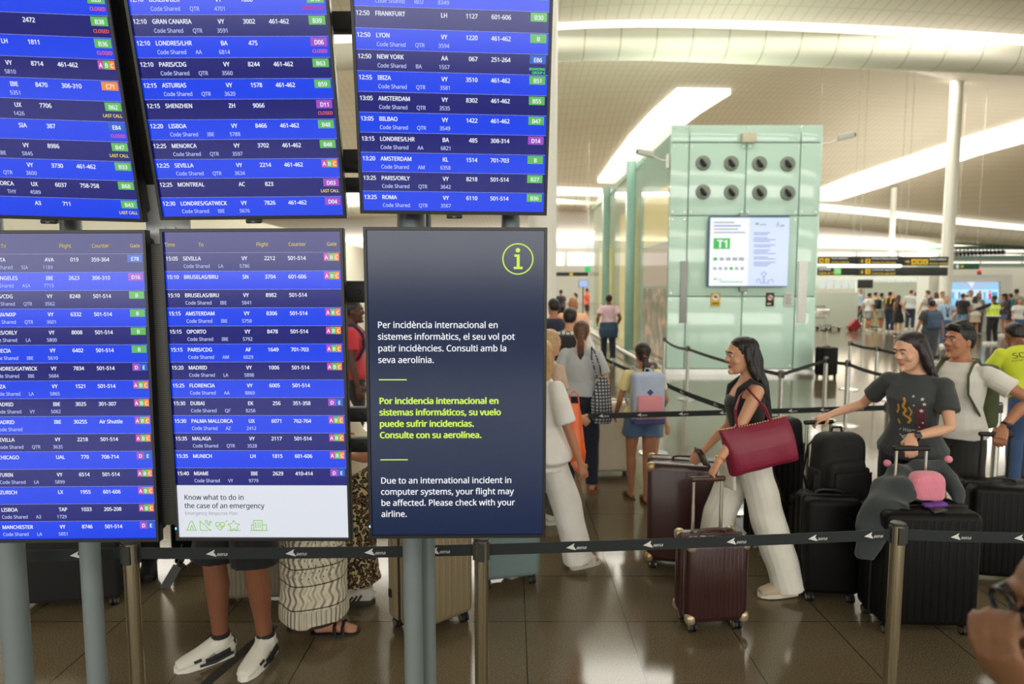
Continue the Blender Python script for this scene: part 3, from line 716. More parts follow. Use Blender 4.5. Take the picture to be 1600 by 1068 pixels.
suitcase('cream suitcase standing behind the girl with the pastel backpack', 1.02, 6.55, R(4), .46, .30, .78, CREAM, M((150, 120, 90), rough=.5), 0, None, 0)
suitcase('small black suitcase leaning at the right corner of the glass tower', 6.72, 13.6, R(20), .40, .28, .66, BLK, RUB, 0, None, 1.0)
# airline paper tag on the black suitcase
tg = MB(); q = at_y(277, 884, 4.02); e_ = at_y(255, 922, 4.0); d = (e_ - q).normalized(); sd = Vector((d.z, 0, -d.x))
tg.loft([[q + sd * .028, q - sd * .028, q - sd * .028 + Vector((0, .003, 0)), q + sd * .028 + Vector((0, .003, 0))], [e_ + sd * .03, e_ - sd * .03, e_ - sd * .03 + Vector((0, .003, 0)), e_ + sd * .03 + Vector((0, .003, 0))]])
tg.tube([q, at_y(282, 868, 4.1), at_y(284, 850, 4.2)], .004, None, 6)
for k in range(5): tg.face([q.lerp(e_, .2 + .13 * k) + sd * s * .02 + Vector((0, -.002, 0)) + d * z for s, z in ((-1, 0), (1, 0), (1, .006), (-1, .006))], M((70, 70, 70), var=0))
tg.mats.insert(0, M((216, 214, 206), rough=.6)) if False else None
o = tg.build('airline_tag', M((216, 214, 206), rough=.6)); tag(o, 'white paper airline tag hanging beside the bare legs', 'luggage tag')

# ================================================================ THE GLASS TOWER
MINT = M((204, 238, 224), rough=.10, var=.02, nscale=.8, spec=.6, coat=.4); MINTD = M((158, 200, 186), rough=.2, spec=.6); SEAM = M((140, 172, 160), rough=.5)
YT = at_z(1160, 584, 0).y
tw = empty('glass_tower', (at_y(1160, 500, YT).x, YT, 0), 0, 'mint green glass clad tower with round air nozzles', 'kiosk tower')
TO = Vector(tw.location)
def tp(px, py, dy=0.): return at_y(px, py, YT + dy) - TO
XL, XR = tp(1044, 400).x, tp(1276, 400).x; ZT = tp(1160, 195).z
mb = MB(); mb.box(((XL + XR) / 2, 1.62, ZT / 2 - .05), (XR - XL - .1, 3.1, ZT - .2)); mb.build('core', M((150, 190, 176), rough=.4), tw)
xs = [XL] + [tp(p, 300).x for p in (1075, 1164, 1248)] + [XR]; zs = [ZT] + [tp(1160, p).z for p in (223, 337, 463)] + [.12]
for i in range(4):
    for j in range(4):
        b = MB(); b.rbox(((xs[i] + xs[i + 1]) / 2, 0, (zs[j] + zs[j + 1]) / 2), (xs[i + 1] - xs[i] - .022, .05, zs[j] - zs[j + 1] - .022), .006, None, 2); o = b.build('glass_panel', MINT, tw)
        if i in (0, 2) or j == 1:
            s = MB()
            for dx in (.07, -.07):
                for dz in (.08, -.08):
                    cx = xs[i] + dx if dx > 0 else xs[i + 1] + dx; cz = zs[j + 1] + dz if dz > 0 else zs[j] + dz
                    s.cyl((cx, -.026, cz), (cx, -.034, cz), .018, None, 10)
            s.build('bolt', STEELB, o)
b = MB(); b.box(((XL + XR) / 2, -.03, .06), (XR - XL + .05, .10, .12)); b.build('base_rail', STEELB, tw)
b = MB(); b.box((XR, 1.6, ZT / 2), (.05, 3.2, ZT)); b.build('glass_panel', MINT, tw)
NOZ = M((136, 148, 138), rough=.4); DARK = M((26, 30, 28), rough=.6)
for row, yy in enumerate((255, 300)):
    for px in (1098, 1142, 1186, 1230):
        c = tp(px, yy + (px - 1098) * .012); n_ = MB()
        n_.tube([c + Vector((0, -.026, 0)), c + Vector((0, -.06, 0)), c + Vector((0, -.07, 0))], [.165, .155, .135], None, 28); o = n_.build('air_nozzle', NOZ, tw)
        k = MB(); k.tube([c + Vector((0, -.066, 0)), c + Vector((.012, -.085, .01))], [.105, .092], DARK, 24)
        for q in range(3): k.box(c + Vector((.012, -.088, -.045 + .045 * q)), (.13 - abs(q - 1) * .03, .006, .008), M((110, 116, 108), rough=.4))
        k.build('nozzle_bore', DARK, o)
# long glass side wall
SG = bpy.data.materials.new('reflecting_glass'); SG.use_nodes = True
b_ = SG.node_tree.nodes['Principled BSDF']; b_.inputs['Base Color'].default_value = (*L3((176, 206, 190)), 1); b_.inputs['Roughness'].default_value = .04; b_.inputs['Alpha'].default_value = .26; b_.inputs['Specular IOR Level'].default_value = .9; b_.inputs['Coat Weight'].default_value = .5
YE = 28.5 - YT
def yside(px): return at_y(px, 447, 10).x and (XL + TO.x) / ((px - 800) / FPX) * .997 - YT
cuts = [0.03, yside(992), yside(950), YE]
for a, c in zip(cuts, cuts[1:]):
    b = MB(); b.box((XL, (a + c) / 2, ZT / 2 + .06), (.03, c - a - .06, ZT - .14)); b.build('side_glass', SG, tw)
for px in (988, 949.5):
    b = MB(); b.rbox((XL - .10, yside(px), ZT / 2), (.26, .14, ZT), .02, None, 2); b.build('glass_fin', MINTD, tw)
b = MB(); b.box((XL - .06, YE / 2, .10), (.10, YE, .10)); b.tube([(XL - .32, .4, .16), (XL - .32, YE - .4, .16)], .05, None, 12); b.build('kick_rail', M((206, 204, 192), rough=.35, metal=.4), tw)
b = MB(); b.box((XL + .22, YE / 2, ZT / 2 - .05), (.12, YE - .4, ZT - .2)); b.build('inner_wall', M((206, 204, 176), rough=.5, var=.1, nscale=1.5), tw)
GOLD = M((236, 202, 110), rough=.4, emit=.75)  # glow added so the gold shows through the dull glass
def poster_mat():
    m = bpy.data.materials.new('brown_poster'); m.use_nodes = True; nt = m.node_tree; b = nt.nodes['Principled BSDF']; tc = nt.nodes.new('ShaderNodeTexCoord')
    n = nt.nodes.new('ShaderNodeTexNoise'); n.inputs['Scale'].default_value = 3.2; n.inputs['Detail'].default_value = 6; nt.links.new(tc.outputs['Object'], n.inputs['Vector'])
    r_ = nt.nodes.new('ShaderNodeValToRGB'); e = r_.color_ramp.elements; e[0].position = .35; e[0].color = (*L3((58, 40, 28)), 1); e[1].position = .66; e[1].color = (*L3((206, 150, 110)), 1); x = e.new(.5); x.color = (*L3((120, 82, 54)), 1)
    nt.links.new(n.outputs['Fac'], r_.inputs[0]); nt.links.new(r_.outputs[0], b.inputs['Base Color']); nt.links.new(r_.outputs[0], b.inputs['Emission Color']); b.inputs['Emission Strength'].default_value = .45; b.inputs['Roughness'].default_value = .4; return m  # emission added to brighten the poster behind the glass
for a, c, z0, z1, mt, nm in ((.25, 2.9, 2.95, 4.2, GOLD, 'gold_panel'), (.25, 2.9, .15, 1.9, poster_mat(), 'poster'), (.25, 2.9, 1.95, 2.9, M((216, 170, 150), rough=.5, emit=.6), 'poster'), (4.2, 6.6, .15, 4.2, GOLD, 'gold_panel'), (8.6, 11.5, .15, 3.4, GOLD, 'gold_panel')):  # panels glow by added emission, no lamp stands behind them
    b = MB(); b.box((XL + .07, (a + c) / 2, (z0 + z1) / 2), (.05, c - a, z1 - z0)); b.build(nm, mt, tw)
b = MB(); b.box(((XL + XR) / 2, YE / 2 + 1.6, ZT - .1), (XR - XL - .15, YE - 3.2, .12)); b.build('roof', MINT, tw)
b = MB(); b.box(((XL + XR) / 2 + .8, YE / 2 + 1.6, ZT / 2 - .1), (XR - XL - 1.8, YE - 3.6, ZT - .3)); b.build('inner_core', M((196, 204, 186), rough=.5), tw)
#area_light('shop_light', (XL + TO.x - .45, YT + 6.6, ZT - .35), (0, 0, 0), .5, 12.0, 200)
# fittings on the front face
def plate(name, x0, y0, x1, y1, mat, dep=.03, off=-.045, parent=tw):
    a, c = tp(x0, y0), tp(x1, y1); b = MB(); b.rbox(((a.x + c.x) / 2, off, (a.z + c.z) / 2), (abs(c.x - a.x), dep, abs(a.z - c.z)), .006, None, 2); return b.build(name, mat, parent)
plate('grey_strip', 1063, 408, 1072, 504, M((160, 166, 164), rough=.4)); plate('white_strip', 1247, 408, 1257, 504, M((236, 238, 234), rough=.4))
def notice(x0, y0, x1, y1, mat, label, marks):
    o = plate('wall_sign', x0, y0, x1, y1, mat, .02, -.04, None); o.location = TO; a, c = tp(x0, y0), tp(x1, y1); m = MB()
    marks(m, (a.x + c.x) / 2, (a.z + c.z) / 2, abs(c.x - a.x), abs(a.z - c.z)); m.build('print', None, o, smooth=False); return tag(o, label, 'sign')
KB, KW, KR = M((30, 30, 28), var=0), M((236, 236, 230), var=0), M((200, 50, 50), var=0)
def mk1(m, x, z, w_, h):
    m.face([(x + a, -.0515, z + h * .18 + c) for a, c in circ(0, 0, w_ * .36, 18)], KW); m.face([(x + a * w_, -.053, z + h * .18 + c * w_) for a, c in ((-.2, -.02), (.16, -.14), (.2, .02), (-.12, .16))], KB); m.face([(x + a * w_, -.053, z - h * .3 + c) for a, c in ((-.35, -.01), (.35, -.01), (.35, .015), (-.35, .015))], KB)
def mk2(m, x, z, w_, h):
    m.face([(x + a, -.0515, z + h * .14 + c) for a, c in circ(0, 0, w_ * .38, 18)], KW); line2d(m, circ(0, 0, w_ * .36, 18), w_ * .09, (x, -.053, z + h * .14), X, Z, KR, True); line2d(m, [(-w_ * .25, w_ * .25), (w_ * .25, -w_ * .25)], w_ * .09, (x, -.053, z + h * .14), X, Z, KR)
    m.face([(x + a * w_, -.053, z + h * .14 + c * w_) for a, c in ((-.24, -.05), (.24, -.05), (.24, .03), (-.24, .03))], KB); m.face([(x + a * w_, -.053, z - h * .33 + c) for a, c in ((-.35, -.012), (.1, -.012), (.1, .015), (-.35, .015))], KW)
def mk3(m, x, z, w_, h):
    for k in range(7): m.face([(x + a * w_, -.0515, z + h * (.36 - .11 * k) + c) for a, c in ((-.38, -.006), (.36 - .1 * (k % 3), -.006), (.36 - .1 * (k % 3), .006), (-.38, .006))], M((130, 134, 130), var=0))
notice(1110, 457, 1124, 478, M((226, 186, 60), rough=.5), 'yellow camera surveillance sign on the glass tower', mk1)
notice(1196, 457, 1208, 478, M((52, 48, 46), rough=.5), 'dark no smoking sign on the glass tower', mk2)
notice(1224, 457, 1238, 478, M((214, 222, 214), rough=.5), 'pale printed notice right of the no smoking sign', mk3)
b = plate('access_point', 1157, 209, 1178, 224, M((214, 208, 188), rough=.5), .12, -.09, None); b.location = TO; tag(b, 'small beige box mounted high on the glass tower', 'wall box')
def cctv(px, py, dx, label, mirror=1):
    p = at_y(px, py, YT + .1); t = empty('security_camera', p, 0, label, 'security camera'); s = mirror
    m = MB(); m.box((0, 0, 0), (.03, .14, .30)); m.tube([(0, -.05, 0), (s * .18, -.08, .02), (s * .34, -.08, .10)], .018, None, 8); m.build('bracket', KW, t)
    m = MB(); m.rbox((s * .50, -.08, .16), (.36, .10, .12), .015, None, 2, Matrix.Rotation(-s * .2, 3, 'Y')); o = m.build('camera_body', M((196, 200, 190), rough=.4), t)
    m = MB(); m.cyl((s * .66, -.08, .19), (s * .70, -.08, .198), .045, None, 14); m.build('lens', DARK, t)
cctv(1282, 226, 1, 'security camera on an arm at the right top corner of the tower'); cctv(1043, 252, -1, 'small security camera at the left side of the tower', -1)
# double display on the tower
dd = empty('double_display', tp(1169, 393, -.16) + TO, 0, 'bright double display with a green T1 block on the glass tower', 'screen')
DO = tp(1169, 393, -.16)
def dp(px, py): return tp(px, py, -.16) - DO
fr = MB(); a, c = dp(1108.5, 338), dp(1230.5, 448); fr.rbox((0, .03, 0), (c.x - a.x, .08, a.z - c.z), .012, None, 2); fr.build('frame', M((90, 120, 150), rough=.4), dd)
m = MB(); m.box((dp(1163, 340).x, .09, dp(1163, 337).z), (.16, .12, .12)); m.box((dp(1163, 450).x, .09, dp(1163, 451).z), (.16, .12, .12)); m.build('mount', M((150, 166, 160), rough=.4), dd)
SC1, SC2 = screen_mat((238, 242, 248), .98), screen_mat((206, 220, 252), .98)
GRN, GTX, BTX = M((80, 200, 90), emit=.9), M((176, 184, 190), emit=.9), M((140, 156, 205), emit=.9)
def pane(x0, x1, mat, nm, fill):
    a, c = dp(x0, 340), dp(x1, 446.5); m = MB(); m.box(((a.x + c.x) / 2, -.012, (a.z + c.z) / 2), (c.x - a.x, .01, a.z - c.z)); o = m.build(nm, mat, dd); t = MB(); fill(t); t.build('print', GTX, o, smooth=False)
def bar(t, x0, y0, x1, y1, mat):
    a, c = dp(x0, y0), dp(x1, y1); t.face([(a.x, -.02, c.z), (c.x, -.02, c.z), (c.x, -.02, a.z), (a.x, -.02, a.z)], mat)
def dtx(t, s, px, py, size, mat, al='L'): put_text(t, s, dp(px, py) * 1.0 + Vector((0, -.024 - dp(px, py).y, 0)), X, Z, size, mat, al, .03)
def fl(t):
    for k, (w_, m) in enumerate(((32, GTX), (42, BTX), (38, GTX), (49, GTX))): bar(t, 1115, 346.5 + 5.2 * k, 1115 + w_, 348.6 + 5.2 * k, m)
    bar(t, 1114.5, 372, 1140, 389, GRN); dtx(t, 'T1', 1127.5, 387, .165, SC1, 'C')
    for k in range(5): bar(t, 1114 + 10 * k, 402, 1120 + 10.5 * k, 407, GRN if k == 0 else GTX)
    for k in range(6): bar(t, 1114 + 8.5 * k, 417, 1119 + 8.5 * k, 421.5, GRN if k == 3 else GTX)
    dtx(t, 'aena', 1121, 437.5, .03, GTX); bar(t, 1115, 434.5, 1119, 437, GRN); bar(t, 1124, 439.5, 1160, 440.6, GRN)
def fr_(t):
    bar(t, 1180, 348, 1185, 351, GRN); dtx(t, 'aena', 1187, 352, .04, BTX); line2d(t, [(dp(p, q).x, dp(p, q).z) for p, q in ((1213, 354), (1215, 347), (1217, 354))], .02, (0, -.02, 0), X, Z, GTX); bar(t, 1219, 351, 1225, 354, GTX)
    for g, y0 in enumerate((363, 371, 382, 390, 401, 409)):
        for k in range(2 if g % 2 == 0 else 3): bar(t, 1177, y0 + 2.7 * k, 1177 + (26, 22, 34)[(g + k) % 3], y0 + 1.2 + 2.7 * k, BTX)
    line2d(t, [(dp(p, q).x, dp(p, q).z) for p, q in ((1182, 442), (1182, 436), (1187, 436), (1187, 442), (1192, 442), (1192, 431), (1189, 427), (1193, 424), (1197, 427), (1194, 431), (1194, 442), (1200, 442), (1200, 438), (1206, 436), (1208, 442))], .014, (0, -.02, 0), X, Z, BTX)
pane(1110, 1168.5, SC1, 'left_screen', fl); pane(1170.5, 1229.5, SC2, 'right_screen', fr_)

# ================================================================ SIGNS AND FITTINGS FARTHER AWAY
SBL = M((40, 42, 42), rough=.5); YEL = M((250, 200, 40), emit=.75); WTX = M((235, 235, 225), emit=.7); YTX = M((245, 205, 60), emit=.7)
YS = 19.0
def sg(px, py): return at_y(px, py, YS)
def sign_board(x0, y0, x1, y1, label, items, mat=SBL, name='hanging_sign', cat='sign', group='black and yellow airport signs', Y=None, hang=True):
    Yd = Y or YS; a, c = at_y(x0, y0, Yd), at_y(x1, y1, Yd); o = Vector(((a.x + c.x) / 2, Yd, c.z)); w_, h = c.x - a.x, a.z - c.z
    t = empty(name, o, 0, label, cat, group); m = MB(); m.rbox((0, 0, h / 2), (w_, .16, h), .01, None, 2); m.build('board', mat, t)
    if hang:
        m = MB()
        for s in (-.42, .42): m.cyl((s * w_, 0, h - .02), (s * w_, 0, (11.3 if 25 < Yd < 30 else 9.2) - o.z), .004, None, 6)
        m.build('hanging_rod', STEELB, t)
    m = MB()
    for it in items:
        k = it[0]; P = lambda px, py: Vector((at_y(px, py, Yd - .085).x - o.x, -.085, at_y(px, py, Yd - .085).z - o.z))
        if k == 'sq':
            q = [P(it[1], it[4]), P(it[3], it[4]), P(it[3], it[2]), P(it[1], it[2])]; m.face(q, it[5])
            if len(it) > 6: put_text(m, it[6], P((it[1] + it[3]) / 2, it[4] - (it[4] - it[2]) * .22) + Vector((0, -.004, 0)), X, Z, (q[3].z - q[0].z) * .55, it[7], 'C', .04)
        elif k == 'tx': put_text(m, it[3], P(it[1], it[2]), X, Z, it[4], it[5], 'L', .03)
        elif k == 'ar':
            px, py, s, ang = it[1:5]; c_ = P(px, py); rt = Matrix.Rotation(R(ang), 3, 'Y'); s = s / FPX * Yd
            for poly in ([(-.5, -.1), (.1, -.1), (.1, .1), (-.5, .1)], [(.0, -.42), (.5, 0), (.0, .42), (0, .2), (.22, 0), (0, -.2)]):
                m.face([c_ + rt @ Vector((x * s, 0, z * s)) for x, z in poly], YEL)
    if m.f: m.build('print', YEL, t, smooth=False)
    return t
KBL = M((50, 40, 20), var=0)
sign_board(1268, 400.5, 1336.5, 412, 'upper black sign left of three with two yellow pictograms', [('sq', 1280, 403, 1287, 411, YEL, 'A', KBL), ('sq', 1289, 403, 1296, 411, YEL, 'i', KBL), ('tx', 1299, 404.4, 'Acces andanes', .05, WTX), ('tx', 1299, 410.4, 'Acceso andenes', .05, YTX)])
sign_board(1337.5, 400.5, 1407.5, 412.4, 'upper black sign in the middle with a yellow down arrow', [('ar', 1347, 407.5, 6.5, 90), ('sq', 1352, 404, 1360, 411.5, YEL, 'P', KBL), ('tx', 1362, 405, 'Portes Embarcament', .055, WTX), ('tx', 1362, 411, 'Puertas de embarque', .05, YTX)])
sign_board(1408.5, 401, 1479, 414.5, 'upper black sign at the right with arrow and three pictograms', [('ar', 1418, 408.5, 7, 0), ('sq', 1424, 404.5, 1432, 413, YEL, 'A', KBL), ('sq', 1433, 404.5, 1441, 413, YEL, 'B', KBL), ('sq', 1442, 404.5, 1450, 413, YEL, 'C', KBL), ('tx', 1452, 406.2, 'Acces avions', .06, WTX), ('tx', 1452, 412.8, 'Acceso aviones', .058, YTX)])
sign_board(1268, 418.5, 1336.5, 430, 'lower black sign at the left with a green square', [('tx', 1279, 422, 'Sortida', .075, WTX), ('tx', 1279, 428, 'Salida de T1', .06, YTX), ('sq', 1303, 418.8, 1314, 428.5, M((120, 225, 90), emit=.9), 'T1', WTX)])
sign_board(1337.5, 418.5, 1407.5, 430.4, 'lower black sign in the middle with arrow and yellow square', [('ar', 1347, 424.5, 6.5, 90), ('sq', 1352, 420, 1360, 428, YEL, 'S', KBL), ('tx', 1362, 422.5, 'Control de seguretat', .05, WTX), ('tx', 1362, 428.3, 'Control de seguridad', .05, YTX)])
sign_board(1408.5, 417.5, 1478, 430.6, 'blank black sign at the lower right of the sign group', [])
m = MB(); a, c = sg(1293, 412.8), sg(1407, 418); m.rbox(((a.x + c.x) / 2, YS - .02, (a.z + c.z) / 2), (c.x - a.x, .12, (a.z - c.z) * .9), .02, None, 2); o = m.build('light_tube', M((255, 255, 250), emit=1.5)); tag(o, 'long white light tube between the upper and lower black signs', 'lamp')
sign_board(1491, 411.5, 1528, 420.5, 'dark green exit sign with white pictogram and arrow', [('sq', 1494, 413, 1498, 419, WTX), ('ar', 1503, 416, 6, 0)], M((16, 84, 58), rough=.5, emit=.0), 'exit_sign', 'sign', None, 27.9, True)
m = MB(); p = at_y(1530, 425.5, 27.8); p.z = at_y(1452, 429, 27.5).z + .15; m.ball(p, (.10, .07, .065), M((235, 40, 40), emit=1.2), 12); m.box(p + Vector((0, 0, -.1)), (.12, .1, .12), SBL); o = m.build('beacon'); tag(o, 'red warning beacon above the white wall', 'lamp')
# white wall with the large advertising screen
m = MB(); a, c = at_y(1452, 429, 27.5), at_y(1581, 447, 27.5); m.box(((a.x + c.x) / 2, 27.9, a.z / 2), (c.x - a.x, .8, a.z)); struct(m.build('wall_advertising', M((218, 220, 212), rough=.5, var=.02)), 'white wall block that holds the big bright screen')
ad = empty('advertising_screen', at_y(1520, 465, 27.45), 0, 'big bright blue advertising screen in the white wall', 'screen'); AO = Vector(ad.location)
def ap(px, py): return at_y(px, py, 27.45) - AO
m = MB(); a, c = ap(1481, 439), ap(1560.5, 484); m.box(((a.x + c.x) / 2, .02, (a.z + c.z) / 2), (c.x - a.x, .06, a.z - c.z)); m.build('frame', M((180, 190, 196), rough=.4), ad)
m = MB()
def aq(P, mat, y=-.015): m.face([ap(*p) + Vector((0, y, 0)) for p in P], mat)
aq([(1482, 483), (1560, 483), (1560, 440), (1482, 440)], screen_mat((150, 212, 244), .98), -.013)
aq([(1482, 440), (1515, 451), (1529, 451), (1560, 440)], screen_mat((176, 198, 232), .98)); aq([(1511, 440), (1523, 440), (1518, 450)], screen_mat((226, 236, 250), 1.0), -.017)
aq([(1482, 466), (1560, 466), (1560, 452), (1482, 452)], screen_mat((206, 236, 250), 1.0), -.016)
for x0, w_, cc in ((1484, 7, (120, 190, 235)), (1497, 3, (70, 130, 200)), (1509, 8, (130, 205, 240)), (1536, 4, (120, 190, 235)), (1549, 9, (60, 180, 226))): aq([(x0, 466), (x0 + w_, 466), (x0 + w_, 456), (x0, 456)], screen_mat(cc, .95), -.018)
for x0, cc, hc in ((1531, (20, 28, 40), (210, 90, 70)), (1546, (236, 40, 150), (240, 150, 110))): aq([(x0 - 1.6, 467), (x0 + 2, 467), (x0 + 2.4, 458), (x0 - 2, 458)], screen_mat(cc, .9), -.02); aq([(x0 + p, 455.5 - q) for p, q in circ(0, 0, 2, 12)], screen_mat(hc, .9), -.02)
m.build('picture', None, ad, smooth=False)
# low partition, glazed office front and equipment behind the tower's right side
PT = M((196, 206, 194), rough=.5, var=.04)
m = MB(); a, c = at_y(1262, 457, 31), at_y(1338, 508, 31); m.box(((a.x + c.x) / 2, 31, a.z / 2), (c.x - a.x, .15, a.z)); struct(m.build('wall_partition', PT, smooth=False))
m = MB(); a = at_y(1338, 457, 38); c = at_y(1470, 457, 38); m.box(((a.x + c.x) / 2, 38, 1.1), (c.x - a.x, .2, 2.2)); struct(m.build('wall_rear', PT, smooth=False))
m = MB(); a, c = at_y(1262, 431, 40), at_y(1460, 452, 40); m.box(((a.x + c.x) / 2, 40, (a.z + c.z) / 2 + .1), (c.x - a.x, .1, a.z - c.z)); struct(m.build('wall_office', M((176, 180, 168), rough=.5, var=.25, nscale=.6), smooth=False))
m = MB()
for px in range(1280, 1450, 12): a = at_y(px, 437, 39.8); c = at_y(px + 9, 451, 39.8); m.box(((a.x + c.x) / 2, 39.8, (a.z + c.z) / 2), (c.x - a.x, .05, a.z - c.z))
struct(m.build('window_7', M((230, 236, 226), emit=.8), smooth=False))
tv = empty('wall_monitor', at_z(1352, 512, 0), 0, 'dark monitor on a post above the far queue', 'monitor'); k = tv.location.y
tv.location = (at_y(1351.5, 450, 30).x, 30, 0); m = MB(); m.cyl((0, .06, 0), (0, .06, 2.0), .04, None, 10); m.build('post', STEELB, tv); m = MB(); m.rbox((0, 0, 2.06), (.70, .08, .40), .015, None, 2); m.build('panel', SBL, tv)
GLS = M((150, 184, 164), rough=.15, var=.05, spec=.6)
for i, (y0, y1, Yd) in enumerate(((384, 390, 55), (399, 406, 54), (411, 416, 53))):
    m = MB(); a, c = at_y(1480, y0, Yd), at_y(1720, y1, Yd); m.box(((a.x + c.x) / 2, Yd + 2, (a.z + c.z) / 2), (c.x - a.x, 4, a.z - c.z)); struct(m.build('trim_%d' % (3 + i), GLS, smooth=False))
m = MB(); a, c = at_y(1486, 391, 53.5), at_y(1570, 398, 53.5); m.box(((a.x + c.x) / 2, 53.5, (a.z + c.z) / 2), (c.x - a.x, .2, a.z - c.z)); struct(m.build('trim_6', M((232, 238, 234), rough=.4), smooth=False))
for i in range(14):
    m = MB(); p = at_y(1489 + i * 6, 398 - i * .35, 53.2); m.ball(p, (.12, .12, .16), None, 8); m.box(p + Vector((0, .1, .3)), (.04, .04, .5)); o = m.build('spotlight', SBL); tag(o, 'small dark spotlight in the row under the white upper rail', 'spotlight', 'dark spotlights on the upper rail')
# luggage trolleys
def trolley(x, y, rz, label):
    t = empty('luggage_trolley', (x, y, 0), rz, label, 'trolley', 'parked luggage trolleys'); m = MB()
    for s in (-1, 1):
        m.tube([(s * .28, -.45, .12), (s * .28, .35, .14), (s * .28, .42, .55), (s * .28, .46, 1.02)], .018, None, 8); m.tube([(s * .28, .40, .5), (s * .26, .12, .72), (s * .26, .1, .9)], .014, None, 8)
    for z_, y_ in ((.14, -.4), (.14, -.1), (.14, .25), (.5, .41), (.75, .44)): m.tube([(-.28, y_, z_), (.28, y_, z_)], .014, None, 8)
    m.build('frame', STEELB, t); m = MB(); m.tube([(-.31, .46, 1.03), (.31, .46, 1.03)], .024, None, 10); m.build('push_bar', M((70, 80, 72), rough=.5), t)
    m = MB(); m.rbox((0, .24, .80), (.52, .30, .18), .02, None, 2); m.build('basket', M((206, 206, 198), rough=.4, metal=.3), t)
    m = MB(); m.box((0, -.02, .18), (.54, .8, .02)); m.build('deck', STEELB, t)
    for sx in (-.26, .26):
        for sy in (-.42, .3): m = MB(); m.cyl((sx - .02, sy, .06), (sx + .02, sy, .06), .06, None, 12); m.build('wheel', RUB, t)
tp_ = at_z(1292, 515, 0)
for i, (dx, lb) in enumerate(((0, 'foremost parked metal luggage trolley beyond the tower'), (.35, 'second parked luggage trolley, half behind the foremost one'), (.7, 'rearmost parked luggage trolley beyond the tower'))): trolley(tp_.x + dx * .5, tp_.y + dx, R(20), lb)
# red cabin case pulled by a far traveller, and a black barrier post beside it
p = at_z(1326, 517, 0); suitcase('tilted red suitcase pulled by a traveller in the far queue', p.x, p.y, R(10), .42, .25, .58, M((150, 36, 44), rough=.5), RUB, 0, None, .95, tilt=R(48))
p = at_z(1326, 507, 0); t = empty('barrier_post', p, 0, 'thin black barrier post beside the far partition', 'barrier post'); m = MB(); m.cyl((0, 0, .02), (0, 0, 1.0), .05, None, 12); m.build('post', SBL, t); m = MB(); m.cyl((0, 0, 0), (0, 0, .03), .18, None, 16); m.build('base', SBL, t)
# far end on the left, beyond the column
sign_board(868, 425, 919, 431, 'dark far sign with a yellow dot left of the glass tower', [('sq', 890, 426, 895, 430.5, YEL)], name='hanging_sign', Y=34, hang=True, group=None)
m = MB(); p = at_y(918.5, 420.5, 33); m.rbox(p, (.30, .08, .26), .02, M((20, 190, 90), emit=1.2), 2); m.cyl(p, p + Vector((0, 0, 6.5)), .01, STEELB, 6); o = m.build('exit_sign'); tag(o, 'small glowing green exit sign beside the glass tower', 'sign')
m = MB(); a, c = at_y(904, 437, 40), at_y(919, 449, 40); m.rbox(((a.x + c.x) / 2, 40, (a.z + c.z) / 2), (c.x - a.x, .1, a.z - c.z), .02, SBL, 2); m.box(((a.x + c.x) / 2, 39.94, (a.z + c.z) / 2), (c.x - a.x - .06, .02, a.z - c.z - .06), screen_mat((170, 195, 240), .95)); m.cyl(((a.x + c.x) / 2, 40.1, 0), ((a.x + c.x) / 2, 40.1, a.z), .04, SBL, 8); o = m.build('wall_monitor'); tag(o, 'bright bluish monitor at the far left end of the hall', 'monitor')

# ================================================================ PEOPLE
def V(*a): return Vector(a)
def ik(root, tgt, a, b, pole):
    d = tgt - root; L = min(d.length, (a + b) * .999); u = d.normalized(); tgt = root + u * L
    k = (a * a - b * b + L * L) / (2 * L); h = math.sqrt(max(a * a - k * k, 0)); p = pole - u * pole.dot(u)
    p = p.normalized() if p.length > 1e-5 else Vector((0, 1, 0))
    return root + u * k + p * h, tgt
def ring(c, rx, ry, n=20, M3=None, ryb=None):
    out = []
    for j in range(n):
        a = 2 * math.pi * j / n; s_ = math.sin(a); q = Vector((rx * math.cos(a), (ry if s_ > 0 else (ryb or ry)) * s_, 0))
        out.append(c + (M3 @ q if M3 else q))
    return out
HEAD = [(-.120, .060, .020, .016), (-.110, .050, .036, .033), (-.092, .034, .050, .054), (-.06, .012, .061, .080), (-.02, .000, .0685, .092), (.02, -.004, .0735, .097), (.06, -.006, .0725, .095), (.09, -.008, .060, .081), (.11, -.009, .040, .056), (.12, -.009, .016, .024)]
TORSO_M = [(.84, .10, .08, 0), (.88, .158, .108, -.005), (.95, .168, .114, -.006), (1.03, .156, .104, .0), (1.12, .150, .098, .004), (1.23, .165, .110, .005), (1.33, .176, .116, .0), (1.39, .160, .098, -.01), (1.43, .112, .074, -.018), (1.475, .062, .056, -.02)]
TORSO_F = [(.84, .10, .08, 0), (.88, .163, .110, -.006), (.95, .170, .116, -.010), (1.03, .146, .100, -.002), (1.11, .126, .088, .004), (1.21, .140, .108, .014), (1.29, .150, .118, .016), (1.37, .142, .090, -.006), (1.415, .098, .064, -.016), (1.465, .052, .048, -.02)]
SKIN = {'fair': (214, 166, 138), 'light': (204, 152, 122), 'tan': (176, 122, 92), 'brown': (128, 82, 58), 'dark': (86, 56, 42), 'shade': (122, 86, 58)}  # 'shade' is skin darkened for the shadow on the corner person
HAIRC = {'black': (22, 19, 20), 'dark': (42, 30, 24), 'brown': (88, 60, 40), 'blonde': (184, 146, 92), 'grey': (140, 134, 126), 'auburn': (110, 70, 46)}

